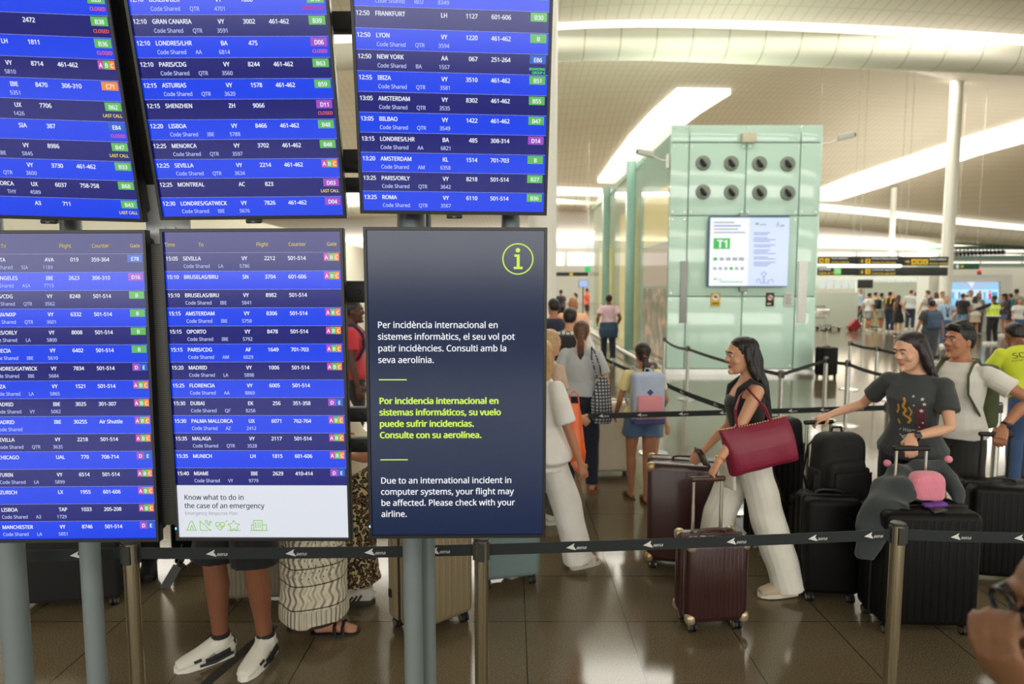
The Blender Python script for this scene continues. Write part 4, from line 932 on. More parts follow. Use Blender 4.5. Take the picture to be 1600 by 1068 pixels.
def hand_geo(mb, wr, d, nrm, side, curl, k, det):
    """palm, four fingers and a thumb; d points along the fingers, nrm out of the palm, side to the thumb"""
    d = d.normalized(); nrm = (nrm - d * nrm.dot(d)).normalized(); sd = d.cross(nrm).normalized()
    if sd.dot(side) < 0: sd = -sd
    f = k
    pal = []
    for t, w_, th in ((-.02, .024, .020), (.02, .034, .018), (.055, .041, .015), (.088, .040, .012)): pal.append((wr + d * t * f, w_ * f, th * f))
    rings = []
    for c, w_, th in pal: rings.append([c + sd * (w_ * math.cos(2 * math.pi * j / 10)) + nrm * (th * math.sin(2 * math.pi * j / 10)) for j in range(10)])
    mb.loft(rings)
    R0 = .0092 if det > 1 else .0105
    for i, (o, ln) in enumerate(((.030, .072), (.010, .080), (-.010, .075), (-.029, .058))):
        p = wr + d * .084 * f + sd * o * f; dd = d.copy(); pts = [p - d * .01 * f]; a = curl * (1 + .12 * i) * .6
        dd = (d + sd * (o * 1.6)).normalized()
        for q, fr_ in enumerate((.42, .32, .26)):
            ax = a if q == 0 else curl * .95
            dd = (dd * math.cos(ax) + nrm * math.sin(ax)).normalized()
            p = p + dd * ln * fr_ * f; pts.append(p)
        mb.tube(pts, [R0 * f, R0 * f * .98, R0 * f * .9, R0 * f * .72], None, 8)
    th = wr + d * .018 * f + sd * .026 * f; t1 = th + (d * .55 + sd * .75 + nrm * (.15 + .3 * curl)).normalized() * .036 * f
    t2 = t1 + (d * .8 + sd * (.45 - .5 * curl) + nrm * (.2 + .5 * curl)).normalized() * .032 * f; t3 = t2 + (d * .85 + sd * (.15 - .5 * curl) + nrm * (.2 + .5 * curl)).normalized() * .024 * f
    mb.tube([th, t1, t2, t3], [.013 * f, .0115 * f, .0105 * f, .008 * f], None, 8)

def person(label, x, y, heading, height=1.72, sex='m', skin='tan', hair=('short', 'dark'), top=('tee', (60, 60, 62)), bottom=('trousers', (40, 44, 60)), shoes=('shoe', (230, 230, 226)),
           pose=None, det=0, group='travellers in the hall', seed=0, build=1.0, z=0.0, extra=None):
    """one body with hair and clothes; local +y is where it faces; pose values are in metres for a 1.72 m body"""
    P = dict(lean=0., twist=0., hyaw=0., hpitch=0., hroll=0., hl=(-.26, .02, .80), hr=(.26, .02, .80), el=(-.3, -1, 0), er=(.3, -1, 0), fl=(-.10, .0, 0), fr=(.10, .0, 0), fly=6, fry=-6, hip=(0, 0), curl=.35, curll=None, curlr=None, ll=0., lr=0., dl=None, dr=None, nl=None, nr=None, hunch=0.)
    P.update(pose or {}); rnd = random.Random(seed)
    k = height / 1.72; fem = sex == 'f'; TOR = TORSO_F if fem else TORSO_M; bw = build
    vox = (.021, .0105, .0062)[det]; infl = (.016, .013, .010)[det]; sm = (2, 3, 4)[det]
    pel = V(P['hip'][0], P['hip'][1], 0)
    T = Matrix.Rotation(-R(P['lean']), 3, 'X') @ Matrix.Rotation(R(P['twist']), 3, 'Z')
    piv = V(0, 0, .92)
    def tor(p): return pel + piv + T @ (Vector(p) - piv)
    # legs
    hipx = .088; LG = {}
    for s, key, yk, lk in ((-1, 'fl', 'fly', 'll'), (1, 'fr', 'fry', 'lr')):
        ft = V(*P[key]); hp = pel + V(s * hipx, 0, .90); ank = ft + V(0, -.02, .085)
        lg_ = min(1., max(.955, (ank - hp).length * 1.004 / .85)); kn, ank2 = ik(hp, ank, .43 * lg_, .42 * lg_, Matrix.Rotation(R(P[yk]), 3, 'Z') @ V(s * .04, 1, 0)); LG[s] = (hp, kn, ank2, ft + (ank2 - ank), R(P[yk]), R(P[lk]))
    # arms
    shx = .158 if fem else .178; AR = {}
    for s, hk, ek in ((-1, 'hl', 'el'), (1, 'hr', 'er')):
        sh = tor((s * shx, -.008 + P['hunch'], 1.378)); wr = V(*P[hk]); el_, wr = ik(sh, wr, .285, .255, V(*P[ek])); AR[s] = (sh, el_, wr)
    # head
    nk = tor((0, -.02, 1.455)); HM = Matrix.Rotation(R(P['hyaw']), 3, 'Z') @ Matrix.Rotation(-R(P['hpitch'] + P['lean'] * .35), 3, 'X') @ Matrix.Rotation(R(P['hroll']), 3, 'Y')
    hc = nk + HM @ V(0, .028, .142); hs = 1.0 if not fem else .965
    def hd(p): return hc + HM @ (Vector(p) * hs)
    def S(p): return Vector(p) * k
    # ---- body
    b = MB()
    b.loft([ring(S(tor((0, cy, zz))), rx * k * bw, ry * k * bw, 18, T) for zz, rx, ry, cy in TOR])
    b.tube([S(tor((0, -.022, 1.40))), S(nk + V(0, 0, .02)), S(hd((0, -.012, -.07))), S(hd((0, -.01, -.02)))], [.066 * k, (.050 if fem else .058) * k, (.048 if fem else .056) * k, .05 * k], None, 14)
    b.loft([[S(hd(q)) for q in ring(V(0, cy, zz), rx, ry, 20)] for zz, cy, rx, ry in HEAD])
    b.tube([S(hd((0, .086, .032))), S(hd((0, .100, .008))), S(hd((0, .112, -.016))), S(hd((0, .098, -.026)))], [.008 * k, .0105 * k, .0145 * k, .009 * k], None, 8)
    if det:
        b.tube([S(hd((-.045, .078, .038))), S(hd((-.02, .093, .041))), S(hd((.02, .093, .041))), S(hd((.045, .078, .038)))], .009 * k, None, 8)
        b.ball(S(hd((0, .090, -.100))), .020 * k, None, 8)
        for s in (-1, 1): b.ball(S(hd((s * .040, .062, -.026))), .024 * k, None, 10)
        for s in (-1, 1): b.tube([S(hd((s * .012, .108, -.020))), S(hd((s * .018, .098, -.022)))], .008 * k, None, 6)
    for s in (-1, 1): b.ball(S(hd((s * .074, -.008, -.004))), (.010 * k, .02 * k, .033 * k), None, 8, HM)
    ak = .84 if fem else 1.0; lk_ = .97 if fem else 1.0; ak *= bw; lk_ *= bw
    def limb(p0, p1, p2, r): return [p0, p0.lerp(p1, .45), p1, p1.lerp(p2, .35), p2], r
    for s in (-1, 1):
        sh, el_, wr = AR[s]; inn = sh + (tor((0, -.01, 1.38)) - sh) * .35
        b.ball(S(sh), .054 * k * ak, None, 10); b.tube([S(inn), S(sh)], [.050 * k * ak, .046 * k * ak], None, 10); b.tube([S(sh), S(sh.lerp(el_, .2)), S(sh.lerp(el_, .5)), S(el_), S(el_.lerp(wr, .3)), S(wr.lerp(el_, .12)), S(wr)], [r_ * k * ak for r_ in (.050, .053, .047, .0385, .041, .029, .0265)], None, 12)
        d = P['dl'] if s < 0 else P['dr']; d = V(*d) if d else (wr - el_); nrm = P['nl'] if s < 0 else P['nr']; nrm = V(*nrm) if nrm else V(-s, 0, 0) + V(0, .25, 0)
        cu = P['curll'] if s < 0 else P['curlr']; cu = P['curl'] if cu is None else cu
        if det or True: hand_geo(b, S(wr), d, nrm, V(0, 1, .3) if abs(d.normalized().y) < .8 else V(-s, 0, .6), cu, k * (.95 if fem else 1.03), det)
        hp, kn, an, ft, ya, lf = LG[s]
        b.tube([S(hp + V(0, 0, .03)), S(hp.lerp(kn, .18)), S(hp.lerp(kn, .55)), S(kn), S(kn.lerp(an, .28) + V(0, -.008, 0)), S(kn.lerp(an, .62)), S(an)], [r_ * k * lk_ for r_ in (.092, .092, .076, .056, .058, .043, .036)], None, 14)
        FR = Matrix.Rotation(ya, 3, 'Z') @ Matrix.Rotation(lf, 3, 'X')
        def fp(q, an=an, FR=FR): return an + FR @ (V(q[0], q[1] * .90, q[2]) - V(0, -.02, .085))
        b.tube([S(fp((0, -.075, .035))), S(fp((0, -.05, .045))), S(fp((0, .02, .055))), S(fp((0, .10, .035))), S(fp((0, .165, .020))), S(fp((0, .19, .016)))], [(.024 * k, .024 * k), (.033 * k, .034 * k), (.036 * k, .045 * k), (.044 * k, .028 * k), (.043 * k, .017 * k), (.03 * k, .012 * k)], None, 10)
        LG[s] = (hp, kn, an, ft, ya, lf, fp)
    skm = M(SKIN[skin], rough=.5, var=.07, nscale=9, spec=.4)
    body = meshobj('person', fuse(b, vox, sm, None, [skm])); body.location = (x, y, z); body.rotation_euler = (0, 0, heading)
    tag(body, label, 'person', group)
    def child(name, mb, mat, noise=None, v=None, smo=None): return meshobj(name, fuse(mb, v or vox, sm if smo is None else smo, noise, [mat]), body)
    fz = (.002, .0035, .004)[det]
    # ---- face
    if det >= 1 or P.get('face'):
        for s in (-1, 1):
            e = MB(); e.ball(S(hd((s * .030, .0835, .015))), .0110 * k, M((205, 198, 188), rough=.3, var=0), 10); q = hd((s * .030, .0932, .0145)); e.ball(S(q), (.0056 * k, .003 * k, .0052 * k), M((40, 26, 20), rough=.2, var=0), 8, HM); e.build('eye', None, body)
            e = MB(); e.tube([S(hd((s * .012, .1005, .035))), S(hd((s * .03, .0975, .042))), S(hd((s * .048, .083, .036)))], [.0035 * k, .004 * k, .0022 * k], None, 6); e.build('eyebrow', M(HAIRC.get(hair[1], (40, 30, 26)), var=0), body)
            e = MB(); e.tube([S(hd((s * .017, .093, .0205))), S(hd((s * .03, .0955, .0235))), S(hd((s * .043, .0865, .0195)))], [.004 * k, .0055 * k, .004 * k], None, 8); e.build('eyelid', skm, body)
        e = MB(); e.tube([S(hd((-.022, .0885, -.060))), S(hd((-.008, .0985, -.0565))), S(hd((0, .0985, -.0575))), S(hd((.008, .0985, -.0565))), S(hd((.022, .0885, -.060)))], [.003 * k, .006 * k, .006 * k, .006 * k, .003 * k], None, 6)
        e.tube([S(hd((-.019, .0875, -.064))), S(hd((0, .098, -.0685))), S(hd((.019, .0875, -.064)))], [.003 * k, .0068 * k, .003 * k], None, 6)
        c_ = SKIN[skin]; e.build('lips', M((int(c_[0] * .86), int(c_[1] * .68), int(c_[2] * .70)), rough=.4, var=0), body)
    # ---- hair
    st, hcn = hair[0], hair[1]
    if st != 'bald':
        hm = M(HAIRC[hcn] if isinstance(hcn, str) else hcn, rough=.45, var=.25, nscale=30, spec=.45); h = MB()
        low = {'short': -.045, 'crop': -.03, 'quiff': -.045}.get(st, -.075)
        up = 1.09 if st in ('short', 'crop') else 1.12
        levels = [(low, -.040, .046, .058), (-.02, -.026, .066, .080), (.02, -.021, .0795, .090), (.055, -.018, .0815, .094), (.085, -.014, .073, .089), (.108, -.010, .056, .070), (.126, -.009, .030, .040), (.131, -.009, .01, .014)]
        bk_ = -.003 if st in ('long', 'halfback', 'pony', 'lowpony') else 0.
        h.loft([[S(hd(q)) for q in ring(V(0, cy + bk_ * (1 if zz > .03 else .5), zz), rx * up / 1.09, ry * up / 1.09, 20)] for zz, cy, rx, ry in levels])
        if st == 'quiff': h.tube([S(hd((-.055, .055, .098))), S(hd((0, .078, .112))), S(hd((.055, .055, .098)))], .026 * k, None, 8); h.tube([S(hd((0, .06, .11))), S(hd((0, -.02, .132))), S(hd((0, -.08, .10)))], [.03 * k, .04 * k, .03 * k], None, 8)
        if st in ('long', 'longside', 'bob', 'halfback'):
            ln = {'long': .52, 'bob': .20, 'longside': .46, 'halfback': .40}[st] * (hair[2] if len(hair) > 2 else 1)
            bk = T @ V(0, -1, 0)
            pts = [hd((0, -.055, .06)), hd((0, -.075, -.04)), hd((0, -.072, -.12)), hd((0, -.085, -.2)) + bk * .015, tor((0, -.115, 1.40 - ln * .45)), tor((0, -.125, 1.40 - ln * .8))]
            nn = 4 if st == 'bob' else 6
            h.tube([S(p) for p in pts[:nn]], [(q * k, w_ * k) for q, w_ in ((.070, .05), (.082, .055), (.090, .050), (.098, .046), (.088, .036), (.045, .018))][:nn], None, 16, up=HM @ V(0, 1, 0))
            for s in (-1, 1): h.tube([S(hd((s * .062, -.01, .06))), S(hd((s * .082, -.012, -.02))), S(hd((s * .088, -.025, -.10))), S(hd((s * .088, -.05, -.17)))], [.026 * k, .026 * k, .026 * k, .016 * k], None, 8)
        if st in ('pony', 'lowpony'):
            zz = .045 if st == 'pony' else -.035
            h.tube([S(hd((0, -.09, zz))), S(hd((0, -.125, zz - .005))), S(hd((0, -.138, zz - .08))), S(hd((0, -.125, zz - .17))), S(hd((0, -.11, zz - .25)))], [.022 * k, .030 * k, .040 * k, .034 * k, .010 * k], None, 10)
        child('hair', h, hm, strand_noise((.0015, .0022, .0022)[det], seed, hc * k), None, 2)
        if st in ('pony', 'lowpony') and det: e = MB(); zz = .045 if st == 'pony' else -.035; e.ball(S(hd((0, -.112, zz))), (.026 * k, .014 * k, .026 * k), None, 10, HM); e.build('hair_tie', M(hair[2] if len(hair) > 2 else (60, 40, 40), var=0), body)
    # ---- clothes
    def torso_rings(z0, z1, inf, flare=0., hem_out=0.):
        out = []; zs_ = [q for q in TOR if z0 < q[0] < z1]
        def at(zz):
            for a, c in zip(TOR, TOR[1:]):
                if a[0] <= zz <= c[0]:
                    t = (zz - a[0]) / (c[0] - a[0]); return (zz, *[a[i] + (c[i] - a[i]) * t for i in (1, 2, 3)])
            return (zz, *TOR[0 if zz < TOR[0][0] else -1][1:])
        for zz, rx, ry, cy in [at(z0)] + zs_ + [at(z1)]:
            f = max(0, (1.2 - zz) / .35) * flare
            hm_ = hem_out * max(0, min(1, (1.06 - zz) / .08)); out.append(ring(S(tor((0, cy, zz))), (rx * bw + inf + f + hm_) * k, (ry * bw + inf + f * .8 + hm_) * k, 20, T))
        return out
    def sleeve(mb, s, frac, inf, wide=0.):
        sh, el_, wr = AR[s]; inn = sh + (tor((0, -.01, 1.37)) - sh) * .45
        mb.ball(S(sh), (.049 * ak + inf) * k, None, 12); mb.tube([S(inn), S(sh)], [(.044 * ak + inf) * k, (.042 * ak + inf) * k], None, 12)
        pts = [sh, sh.lerp(el_, .12)]; rr = [.044 * ak + inf, .050 * ak + inf]
        if frac <= 1: pts += [sh.lerp(el_, max(.2, frac * .5)), sh.lerp(el_, frac)]; rr += [(.055 - .008 * frac) * ak + inf + wide * .5, (.053 - .012 * frac) * ak + inf + wide]
        else: pts += [sh.lerp(el_, .45), el_, el_.lerp(wr, (frac - 1) * .5), el_.lerp(wr, frac - 1)]; rr += [.05 * ak + inf, .042 * ak + inf + wide * .5, .042 * ak + inf + wide * .5, .033 * ak + inf + wide]
        mb.tube([S(p) for p in pts], [q * k for q in rr], None, 14)
    ts = top[0]; tm = None
    if ts:
        tc_ = top[1]; tm = tc_ if not isinstance(tc_, tuple) else M(tc_, rough=.85, var=.10, nscale=8, bump=.15, bscale=220, sheen=.15); c = MB()
        hem = top[2] if len(top) > 2 else (.90 if ts != 'tank' else 1.0); fl_ = .02 if ts in ('loose', 'blouse') else 0.
        zt = {'tank': 1.335, 'strap': 1.335}.get(ts, 1.445 if fem else 1.452)
        c.loft(torso_rings(hem, zt, infl + (.012 if ts in ('loose', 'blouse', 'shirt') else 0), fl_ + (.02 if ts == 'blouse' else 0), .030))
        if ts == 'tank':
            for s in (-1, 1): c.tube([S(tor((s * .075, .095, 1.30))), S(tor((s * .085, .07, 1.385))), S(tor((s * .085, .0, 1.437))), S(tor((s * .085, -.075, 1.39))), S(tor((s * .075, -.105, 1.30)))], (.020 + infl * .3) * k, None, 8)
        elif ts != 'strap':
            fr = {'tee': .62, 'loose': .72, 'blouse': .85, 'shirt': 1.55, 'long': 1.95, 'cap': .45, 'vest': .12}.get(ts, .62)
            for s in (-1, 1): sleeve(c, s, fr, infl + (.004 if ts == 'tee' else .010), .012 if ts in ('tee', 'loose', 'blouse') else .0)
        child({'tank': 'tank_top', 'strap': 'tank_top', 'shirt': 'shirt', 'long': 'shirt', 'blouse': 'blouse', 'vest': 'safety_vest'}.get(ts, 't_shirt'), c, tm, fold_noise(fz, seed, 9))
    bs = bottom[0]
    if bs:
        bm_ = bottom[1] if not isinstance(bottom[1], tuple) else M(bottom[1], rough=.85, var=.12, nscale=8, bump=.15, bscale=240, sheen=.1); c = MB()
        if bs in ('skirt', 'dress', 'longskirt'):
            zb = bottom[2] if len(bottom) > 2 else .55; fw = bottom[3] if len(bottom) > 3 else .06
            rg = [];
            for i in range(9):
                t = i / 8; zz = 1.04 + (zb - 1.04) * t; mid = pel.lerp((LG[-1][2] + LG[1][2]) / 2, max(0, t - .2) * .8); mid.z = zz; sp = abs(LG[-1][2].y - LG[1][2].y) * .5 * max(0, t - .2)
                mid.y += .02 * min(1, t * 2); rg.append(ring(S(mid), (.148 + .045 * min(1, t * 3.5) + fw * t) * k, (.112 + .03 * min(1, t * 3.5) + fw * t * .9 + sp * .8 + .03 * min(1, t * 2)) * k, 28))
            c.loft(rg); child('skirt', c, bm_, fold_noise(fz * 1.6, seed, 3))
        else:
            zw = bottom[2] if len(bottom) > 2 else 1.02
            c.loft(torso_rings(.845, zw, infl + .002))
            for s in (-1, 1):
                hp, kn, an = LG[s][:3]; e = infl + .004
                if bs == 'shorts': fr = bottom[3] if len(bottom) > 3 else .75; c.tube([S(hp + V(0, 0, .03)), S(hp.lerp(kn, .18)), S(hp.lerp(kn, fr * .7)), S(hp.lerp(kn, fr))], [q * k for q in (.094 * lk_ + e, .096 * lk_ + e, .088 * lk_ + e + .012, .086 * lk_ + e + .018)], None, 16)
                else:
                    wd = {'trousers': 0, 'jeans': -.004, 'wide': .045, 'leggings': -.008}[bs]; an2 = an + V(0, -.004, (-.035 if bs == 'wide' else .0) + (bottom[3] if len(bottom) > 3 else 0))
                    c.tube([S(hp + V(0, 0, .03)), S(hp.lerp(kn, .18)), S(hp.lerp(kn, .55)), S(kn), S(kn.lerp(an, .3)), S(kn.lerp(an, .65)), S(an2)], [q * k for q in (.094 * lk_ + e, .094 * lk_ + e, .078 * lk_ + e + wd * .4, .058 * lk_ + e + .006 + wd * .7, .058 * lk_ + e + wd * .8, .046 * lk_ + e + .006 + wd * .9, .040 * lk_ + e + .010 + wd)], None, 16)
            child('shorts' if bs == 'shorts' else 'trousers', c, bm_, fold_noise(fz, seed + 3, 6))
    # ---- shoes
    ss = shoes[0]
    for s in (-1, 1):
        fp = LG[s][6]; FRm = None
        if ss == 'shoe':
            c = MB(); i2 = infl * .6; c.tube([S(fp((0, -.085, .04))), S(fp((0, -.06, .055))), S(fp((0, .01, .066))), S(fp((0, .09, .045))), S(fp((0, .165, .034))), S(fp((0, .205, .028)))], [((r1 + i2) * k, (r2 + i2) * k) for r1, r2 in ((.028, .030), (.036, .045), (.040, .055), (.046, .036), (.043, .024), (.028, .016))], None, 12)
            c.tube([S(fp((0, -.022, .07))), S(fp((0, -.022, .115)))], [(.046 + i2) * k, (.045 + i2) * k], None, 12)
            sm_ = shoes[1] if not isinstance(shoes[1], tuple) else M(shoes[1], rough=.6, var=.06); o = child('shoe', c, sm_)
            q = MB(); prof = [(-.042, -.03), (-.048, .03), (-.052, .09), (-.047, .16), (-.026, .205), (0, .218), (.026, .205), (.047, .16), (.052, .09), (.046, .03), (.040, -.03), (.034, -.08), (0, -.10), (-.034, -.08)]
            q.loft([[S(fp((a, c2, zz))) for a, c2 in prof] for zz in (.002, .03)]); q.build('sole', M(shoes[2] if len(shoes) > 2 else (236, 236, 230), rough=.6, var=.03), o)
        else:
            q = MB(); prof = [(-.040, -.03), (-.044, .03), (-.050, .09), (-.048, .16), (-.030, .20), (0, .212), (.030, .20), (.048, .16), (.050, .09), (.044, .03), (.038, -.03), (.030, -.085), (0, -.10), (-.030, -.085)]
            sm_ = M(shoes[1], rough=.55, var=.08)
            q.loft([[S(fp((a, c2, zz))) for a, c2 in prof] for zz in (-.012, .014)])
            for yy, hh in ((.105, .066), (.055, .080)): q.tube([S(fp((-.050, yy, .01))), S(fp((-.044, yy, hh * .8))), S(fp((0, yy, hh))), S(fp((.044, yy, hh * .8))), S(fp((.050, yy, .01)))], [(.006 * k, .018 * k)] * 5, None, 8, up=V(0, 1, 0))
            q.build('sandal', sm_, body)
    body['k'] = k
    info = dict(S=S, tor=tor, hd=hd, AR=AR, LG=LG, T=T, k=k, body=body, child=child, T3=T, pel=pel, ring=ring, HM=HM)
    if extra: extra(info)
    del body['k']
    return info
def toworld(info, p): 
    b = info['body']; return Matrix.Translation(b.location) @ Matrix.Rotation(b.rotation_euler.z, 4, 'Z') @ Vector(p)
def backpack(label, info, col, w_=.29, h=.42, d=.16, top=1.42, strap=True, group=None, dz=0., accent=None):
    """a backpack on the back of somebody, a thing of its own"""
    b = info['body']; k = info['k']; t = empty('backpack', b.location, b.rotation_euler.z, label, 'backpack', group); T = info['T3']; S, tor = info['S'], info['tor']
    mt = col if not isinstance(col, tuple) else M(col, rough=.8, var=.15, bump=.15, bscale=150)
    yb = -.125 - d / 2
    m = MB(); m.rbox(S(tor((0, yb, top - h / 2))), (w_ * k, d * k, h * k), .05 * k, None, 4, T); o = m.build('bag', mt, t)
    m = MB(); m.rbox(S(tor((0, yb - d / 2 - .01, top - h * .66))), (w_ * .8 * k, .05 * k, h * .45 * k), .022 * k, None, 3, T); m.build('front_pocket', accent or mt, t)
    if strap:
        for s in (-1, 1):
            m = MB(); m.tube([S(tor((s * .09, -.125, top - .05))), S(tor((s * .098, -.06, 1.462))), S(tor((s * .105, .02, 1.452))), S(tor((s * .112, .098, 1.37))), S(tor((s * .128, .122, 1.24))), S(tor((s * .160, .06, 1.12))), S(tor((s * .13, -.12, top - h + .04)))], [(.022 * k, .007 * k)] * 7, None, 8, up=T @ V(1, 0, 0)); m.build('shoulder_strap', mt, t)
    m = MB(); m.tube([S(tor((-.03, yb + .03, top - .01))), S(tor((-.025, yb + .02, top + .035))), S(tor((.025, yb + .02, top + .035))), S(tor((.03, yb + .03, top - .01)))], .007 * k, None, 6); m.build('carry_loop', mt, t)
    return t
def hgt(px, py_head, Y): return at_y(px, py_head, Y).z

from mathutils.bvhtree import BVHTree
def decal(name, target, parent, o, ex, ey, polys, lift=.004):
    """flat print laid onto a garment: polys are (points2d, material) in metres around o, pressed along ex x ey onto the mesh"""
    me = target.data; bv = BVHTree.FromPolygons([v.co for v in me.vertices], [p.vertices for p in me.polygons]); n = ex.cross(ey).normalized(); mb = MB()
    for pts, mat in polys:
        out = []
        for px_, py_ in pts:
            q = o + ex * px_ + ey * py_; hit = bv.ray_cast(q + n * .4, -n)
            out.append((hit[0] if hit[0] else q) + n * lift)
        mb.face(out, mat)
    ob = mb.build(name, None, parent, smooth=False); return ob
def text_polys(s, x, y, size, mat, align='C', shear=0., res=2):
    v, f, wd = text_geo(s, 0, shear, res); kk = size / CAPH(); dx = {'L': 0, 'C': -wd / 2}[align] * kk
    return [([(v[i][0] * kk + dx + x, v[i][1] * kk + y) for i in q], mat) for q in f]
def part(info, name):
    return [c for c in info['body'].children if c.name.split('.')[0] == name][0]

# ================================================================ WHO IS IN THE HALL
def local_of(x, y, h, height):
    """world point -> pose coordinates of somebody standing at x, y with heading h"""
    k = height / 1.72; Mi = Matrix.Rotation(-h, 3, 'Z')
    return lambda p: tuple((Mi @ (Vector(p) - Vector((x, y, 0)))) / k)
def spot(px, feet, head):
    g = at_z(px, feet, 0); return g.x, g.y, at_y(px, head, g.y).z

# ---- woman with the burgundy tote
ax, ay, ah = 1.50, 3.98, 1.64; hA = R(92); lo = local_of(ax, ay, hA, ah); grip = Vector((1.137, 3.632, .838))
A = person('woman with long black hair in black tank top and white trousers, burgundy tote on shoulder', ax, ay, hA, ah, 'f', 'light', ('long', 'black', 1.05), ('tank', (26, 26, 28), 1.02), ('wide', (222, 220, 210)), ('shoe', (176, 160, 138), (210, 200, 184)),
    dict(hl=lo(grip + Vector((.035, .0, .055))), curll=1.25, dl=lo(Vector((ax, ay, 0)) + Vector((-.3, -.12, -.9))) and (.05, .45, -.85), nl=(.1, -.85, -.5), hr=lo((1.27, 4.16, .87)), curlr=.8, er=(.2, -1, -.2), el=(-.15, -1, .1), fl=(-.09, -.24, 0), fr=(.09, .24, 0), lean=4, hyaw=0, hpitch=6, ll=-R(14)), 2, 'travellers in the near queue', 3)
t = empty('tote_bag', (1.42, 3.70, 0), 0, 'burgundy leather tote bag with studded rim on a woman\'s shoulder', 'bag'); TB = Vector(t.location)
BUR = M((128, 28, 56), rough=.42, var=.10, nscale=9, bump=.12, bscale=90, spec=.45)
def bp(px, py, Y): return at_y(px, py, Y) - TB
m = MB(); rows_ = []
for q in range(9):
    u = q / 8; l = Vector((1122 + 20 * u ** .8, 671 + 72 * u, 0)); rr_ = Vector((1229 + 18 * u ** .8, 648 + 68 * u, 0)); th = (.02, .045, .062, .072, .078, .08, .08, .076, .055)[q]
    rg = []
    for j in range(24):
        a = 2 * math.pi * j / 24; cx, sx = math.cos(a), math.sin(a); ux = .5 + .5 * math.copysign(abs(cx) ** .35, cx); sag = 3.5 * math.sin(math.pi * ux) * (1 - u) + (-4 * math.sin(math.pi * ux) if u > .9 else 0)
        rg.append(bp(l.x + (rr_.x - l.x) * ux, l.y + (rr_.y - l.y) * ux + sag, 3.70) + Vector((0, math.copysign(abs(sx) ** .6, sx) * th, 0)))
    rows_.append(rg)
m.loft(rows_); o = meshobj('body', fuse(m, .007, 3, fold_noise(.003, 2, 5), [BUR]), t)
m = MB()
for q in range(27):
    u = q / 26; m.ball(bp(1123 + 105 * u, 670.5 - 22.5 * u + 3.4 * math.sin(math.pi * u), 3.70 - .022), .0045, None, 6)
m.build('studs', M((206, 186, 120), rough=.3, metal=.9), t)
for yy, a, c in ((3.655, (1152, 668), (1204, 657)), (3.745, (1150, 667), (1200, 656))):
    m = MB(); m.tube([bp(a[0], a[1], yy), bp(a[0] - 2, a[1] - 28, yy), bp(1156, 618, yy + .06), bp(1167, 606, 3.86), bp(1180, 620, yy + .05), bp(c[0] - 8, c[1] - 20, yy), bp(c[0], c[1], yy)], [(.008, .004)] * 7, None, 8); m.build('handle', BUR, t)
put = MB(); put_text(put, 'valentino', bp(1172, 668, 3.618) , X, Z, .006, M((190, 150, 110), rough=.4, metal=.5, var=0), 'L', .01); put.build('stamp', None, t, smooth=False) if False else None
ph = empty('phone', (1.245, 4.10, .84), R(20), 'dark phone in the right hand of the woman with the tote', 'phone'); ph.rotation_euler = (R(-50), R(20), R(30))
m = MB(); m.rbox((0, 0, 0), (.075, .010, .15), .006, None, 3); m.build('case', M((26, 26, 30), rough=.3, var=0), ph); m = MB()
for q in ((-.018, .052), (.012, .052), (-.018, .025)): m.cyl((q[0], -.005, q[1]), (q[0], -.008, q[1]), .010, None, 12)
m.build('camera_lens', M((70, 70, 76), rough=.2, metal=.5, var=0), ph)
m = MB(); S_ = A['S']; wr = A['AR'][-1][2]; el_ = A['AR'][-1][1]; d_ = (wr - el_).normalized(); p_ = S_(wr.lerp(el_, .12)); fx, fy = frame(d_); m.tube([p_ + fx * (.030 * math.cos(a * math.pi / 8)) + fy * (.030 * math.sin(a * math.pi / 8)) for a in range(16)], .0028, None, 6, closed=True); m.build('bracelet', M((210, 170, 80), rough=.3, metal=.9), A['body'])
# white shirt knotted round her waist
m = MB(); S, tor = A['S'], A['tor']
m.tube([S(tor((.15 * math.cos(a), .115 * math.sin(a), 1.00 + .02 * math.sin(a)))) for a in [2 * math.pi * q / 18 for q in range(18)]], (.030, .042), None, 10, closed=True)
m.tube([S(tor((-.06, .125, 1.0))), S(tor((-.07, .15, .90))), S(tor((-.07, .16, .74)))], [(.05, .025), (.07, .026), (.085, .022)], None, 12, up=V(0, 1, 0)); m.tube([S(tor((.04, .125, 1.0))), S(tor((.05, .15, .88))), S(tor((.06, .15, .72)))], [(.045, .025), (.06, .024), (.07, .02)], None, 12, up=V(0, 1, 0))
meshobj('tied_shirt', fuse(m, .009, 3, fold_noise(.005, 7, 7), [M((226, 224, 214), rough=.9, var=.05, bump=.15, bscale=180)]), A['body'])

# ---- woman in the printed tee
bx, by, bh = 2.56, 4.02, 1.68; hB = R(142); lo = local_of(bx, by, hB, bh); gB = Vector((2.33, 3.56 + .11, 1.008)); gC = Vector((2.10, 4.30, 1.028))
B = person('dark-haired woman in dark printed tee reaching out over a black backpack', bx, by, hB, bh, 'f', 'fair', ('halfback', (34, 24, 28)), ('tee', (56, 60, 62), .90), ('trousers', (34, 36, 40)), ('shoe', (60, 60, 62)),
    dict(hr=lo(gC + Vector((.055, -.01, .05))), dr=(.75, .45, -.35), nr=(.1, -.3, -1), curlr=.75, er=(.4, -.6, -.6), hl=lo(gB + Vector((.03, .05, .055))), dl=(-.1, .65, -.7), nl=(.0, -.6, -.8), curll=1.2, el=(-.8, -.5, -.1), lean=5, hyaw=-34, hpitch=13, twist=-6), 2, 'travellers in the near queue', 5)
S, tor = B['S'], B['tor']; o = S(tor((0, .12, 1.22))); ex = (B['T3'] @ V(-1, 0, 0)).normalized(); ey = (B['T3'] @ V(0, 0, 1)).normalized()
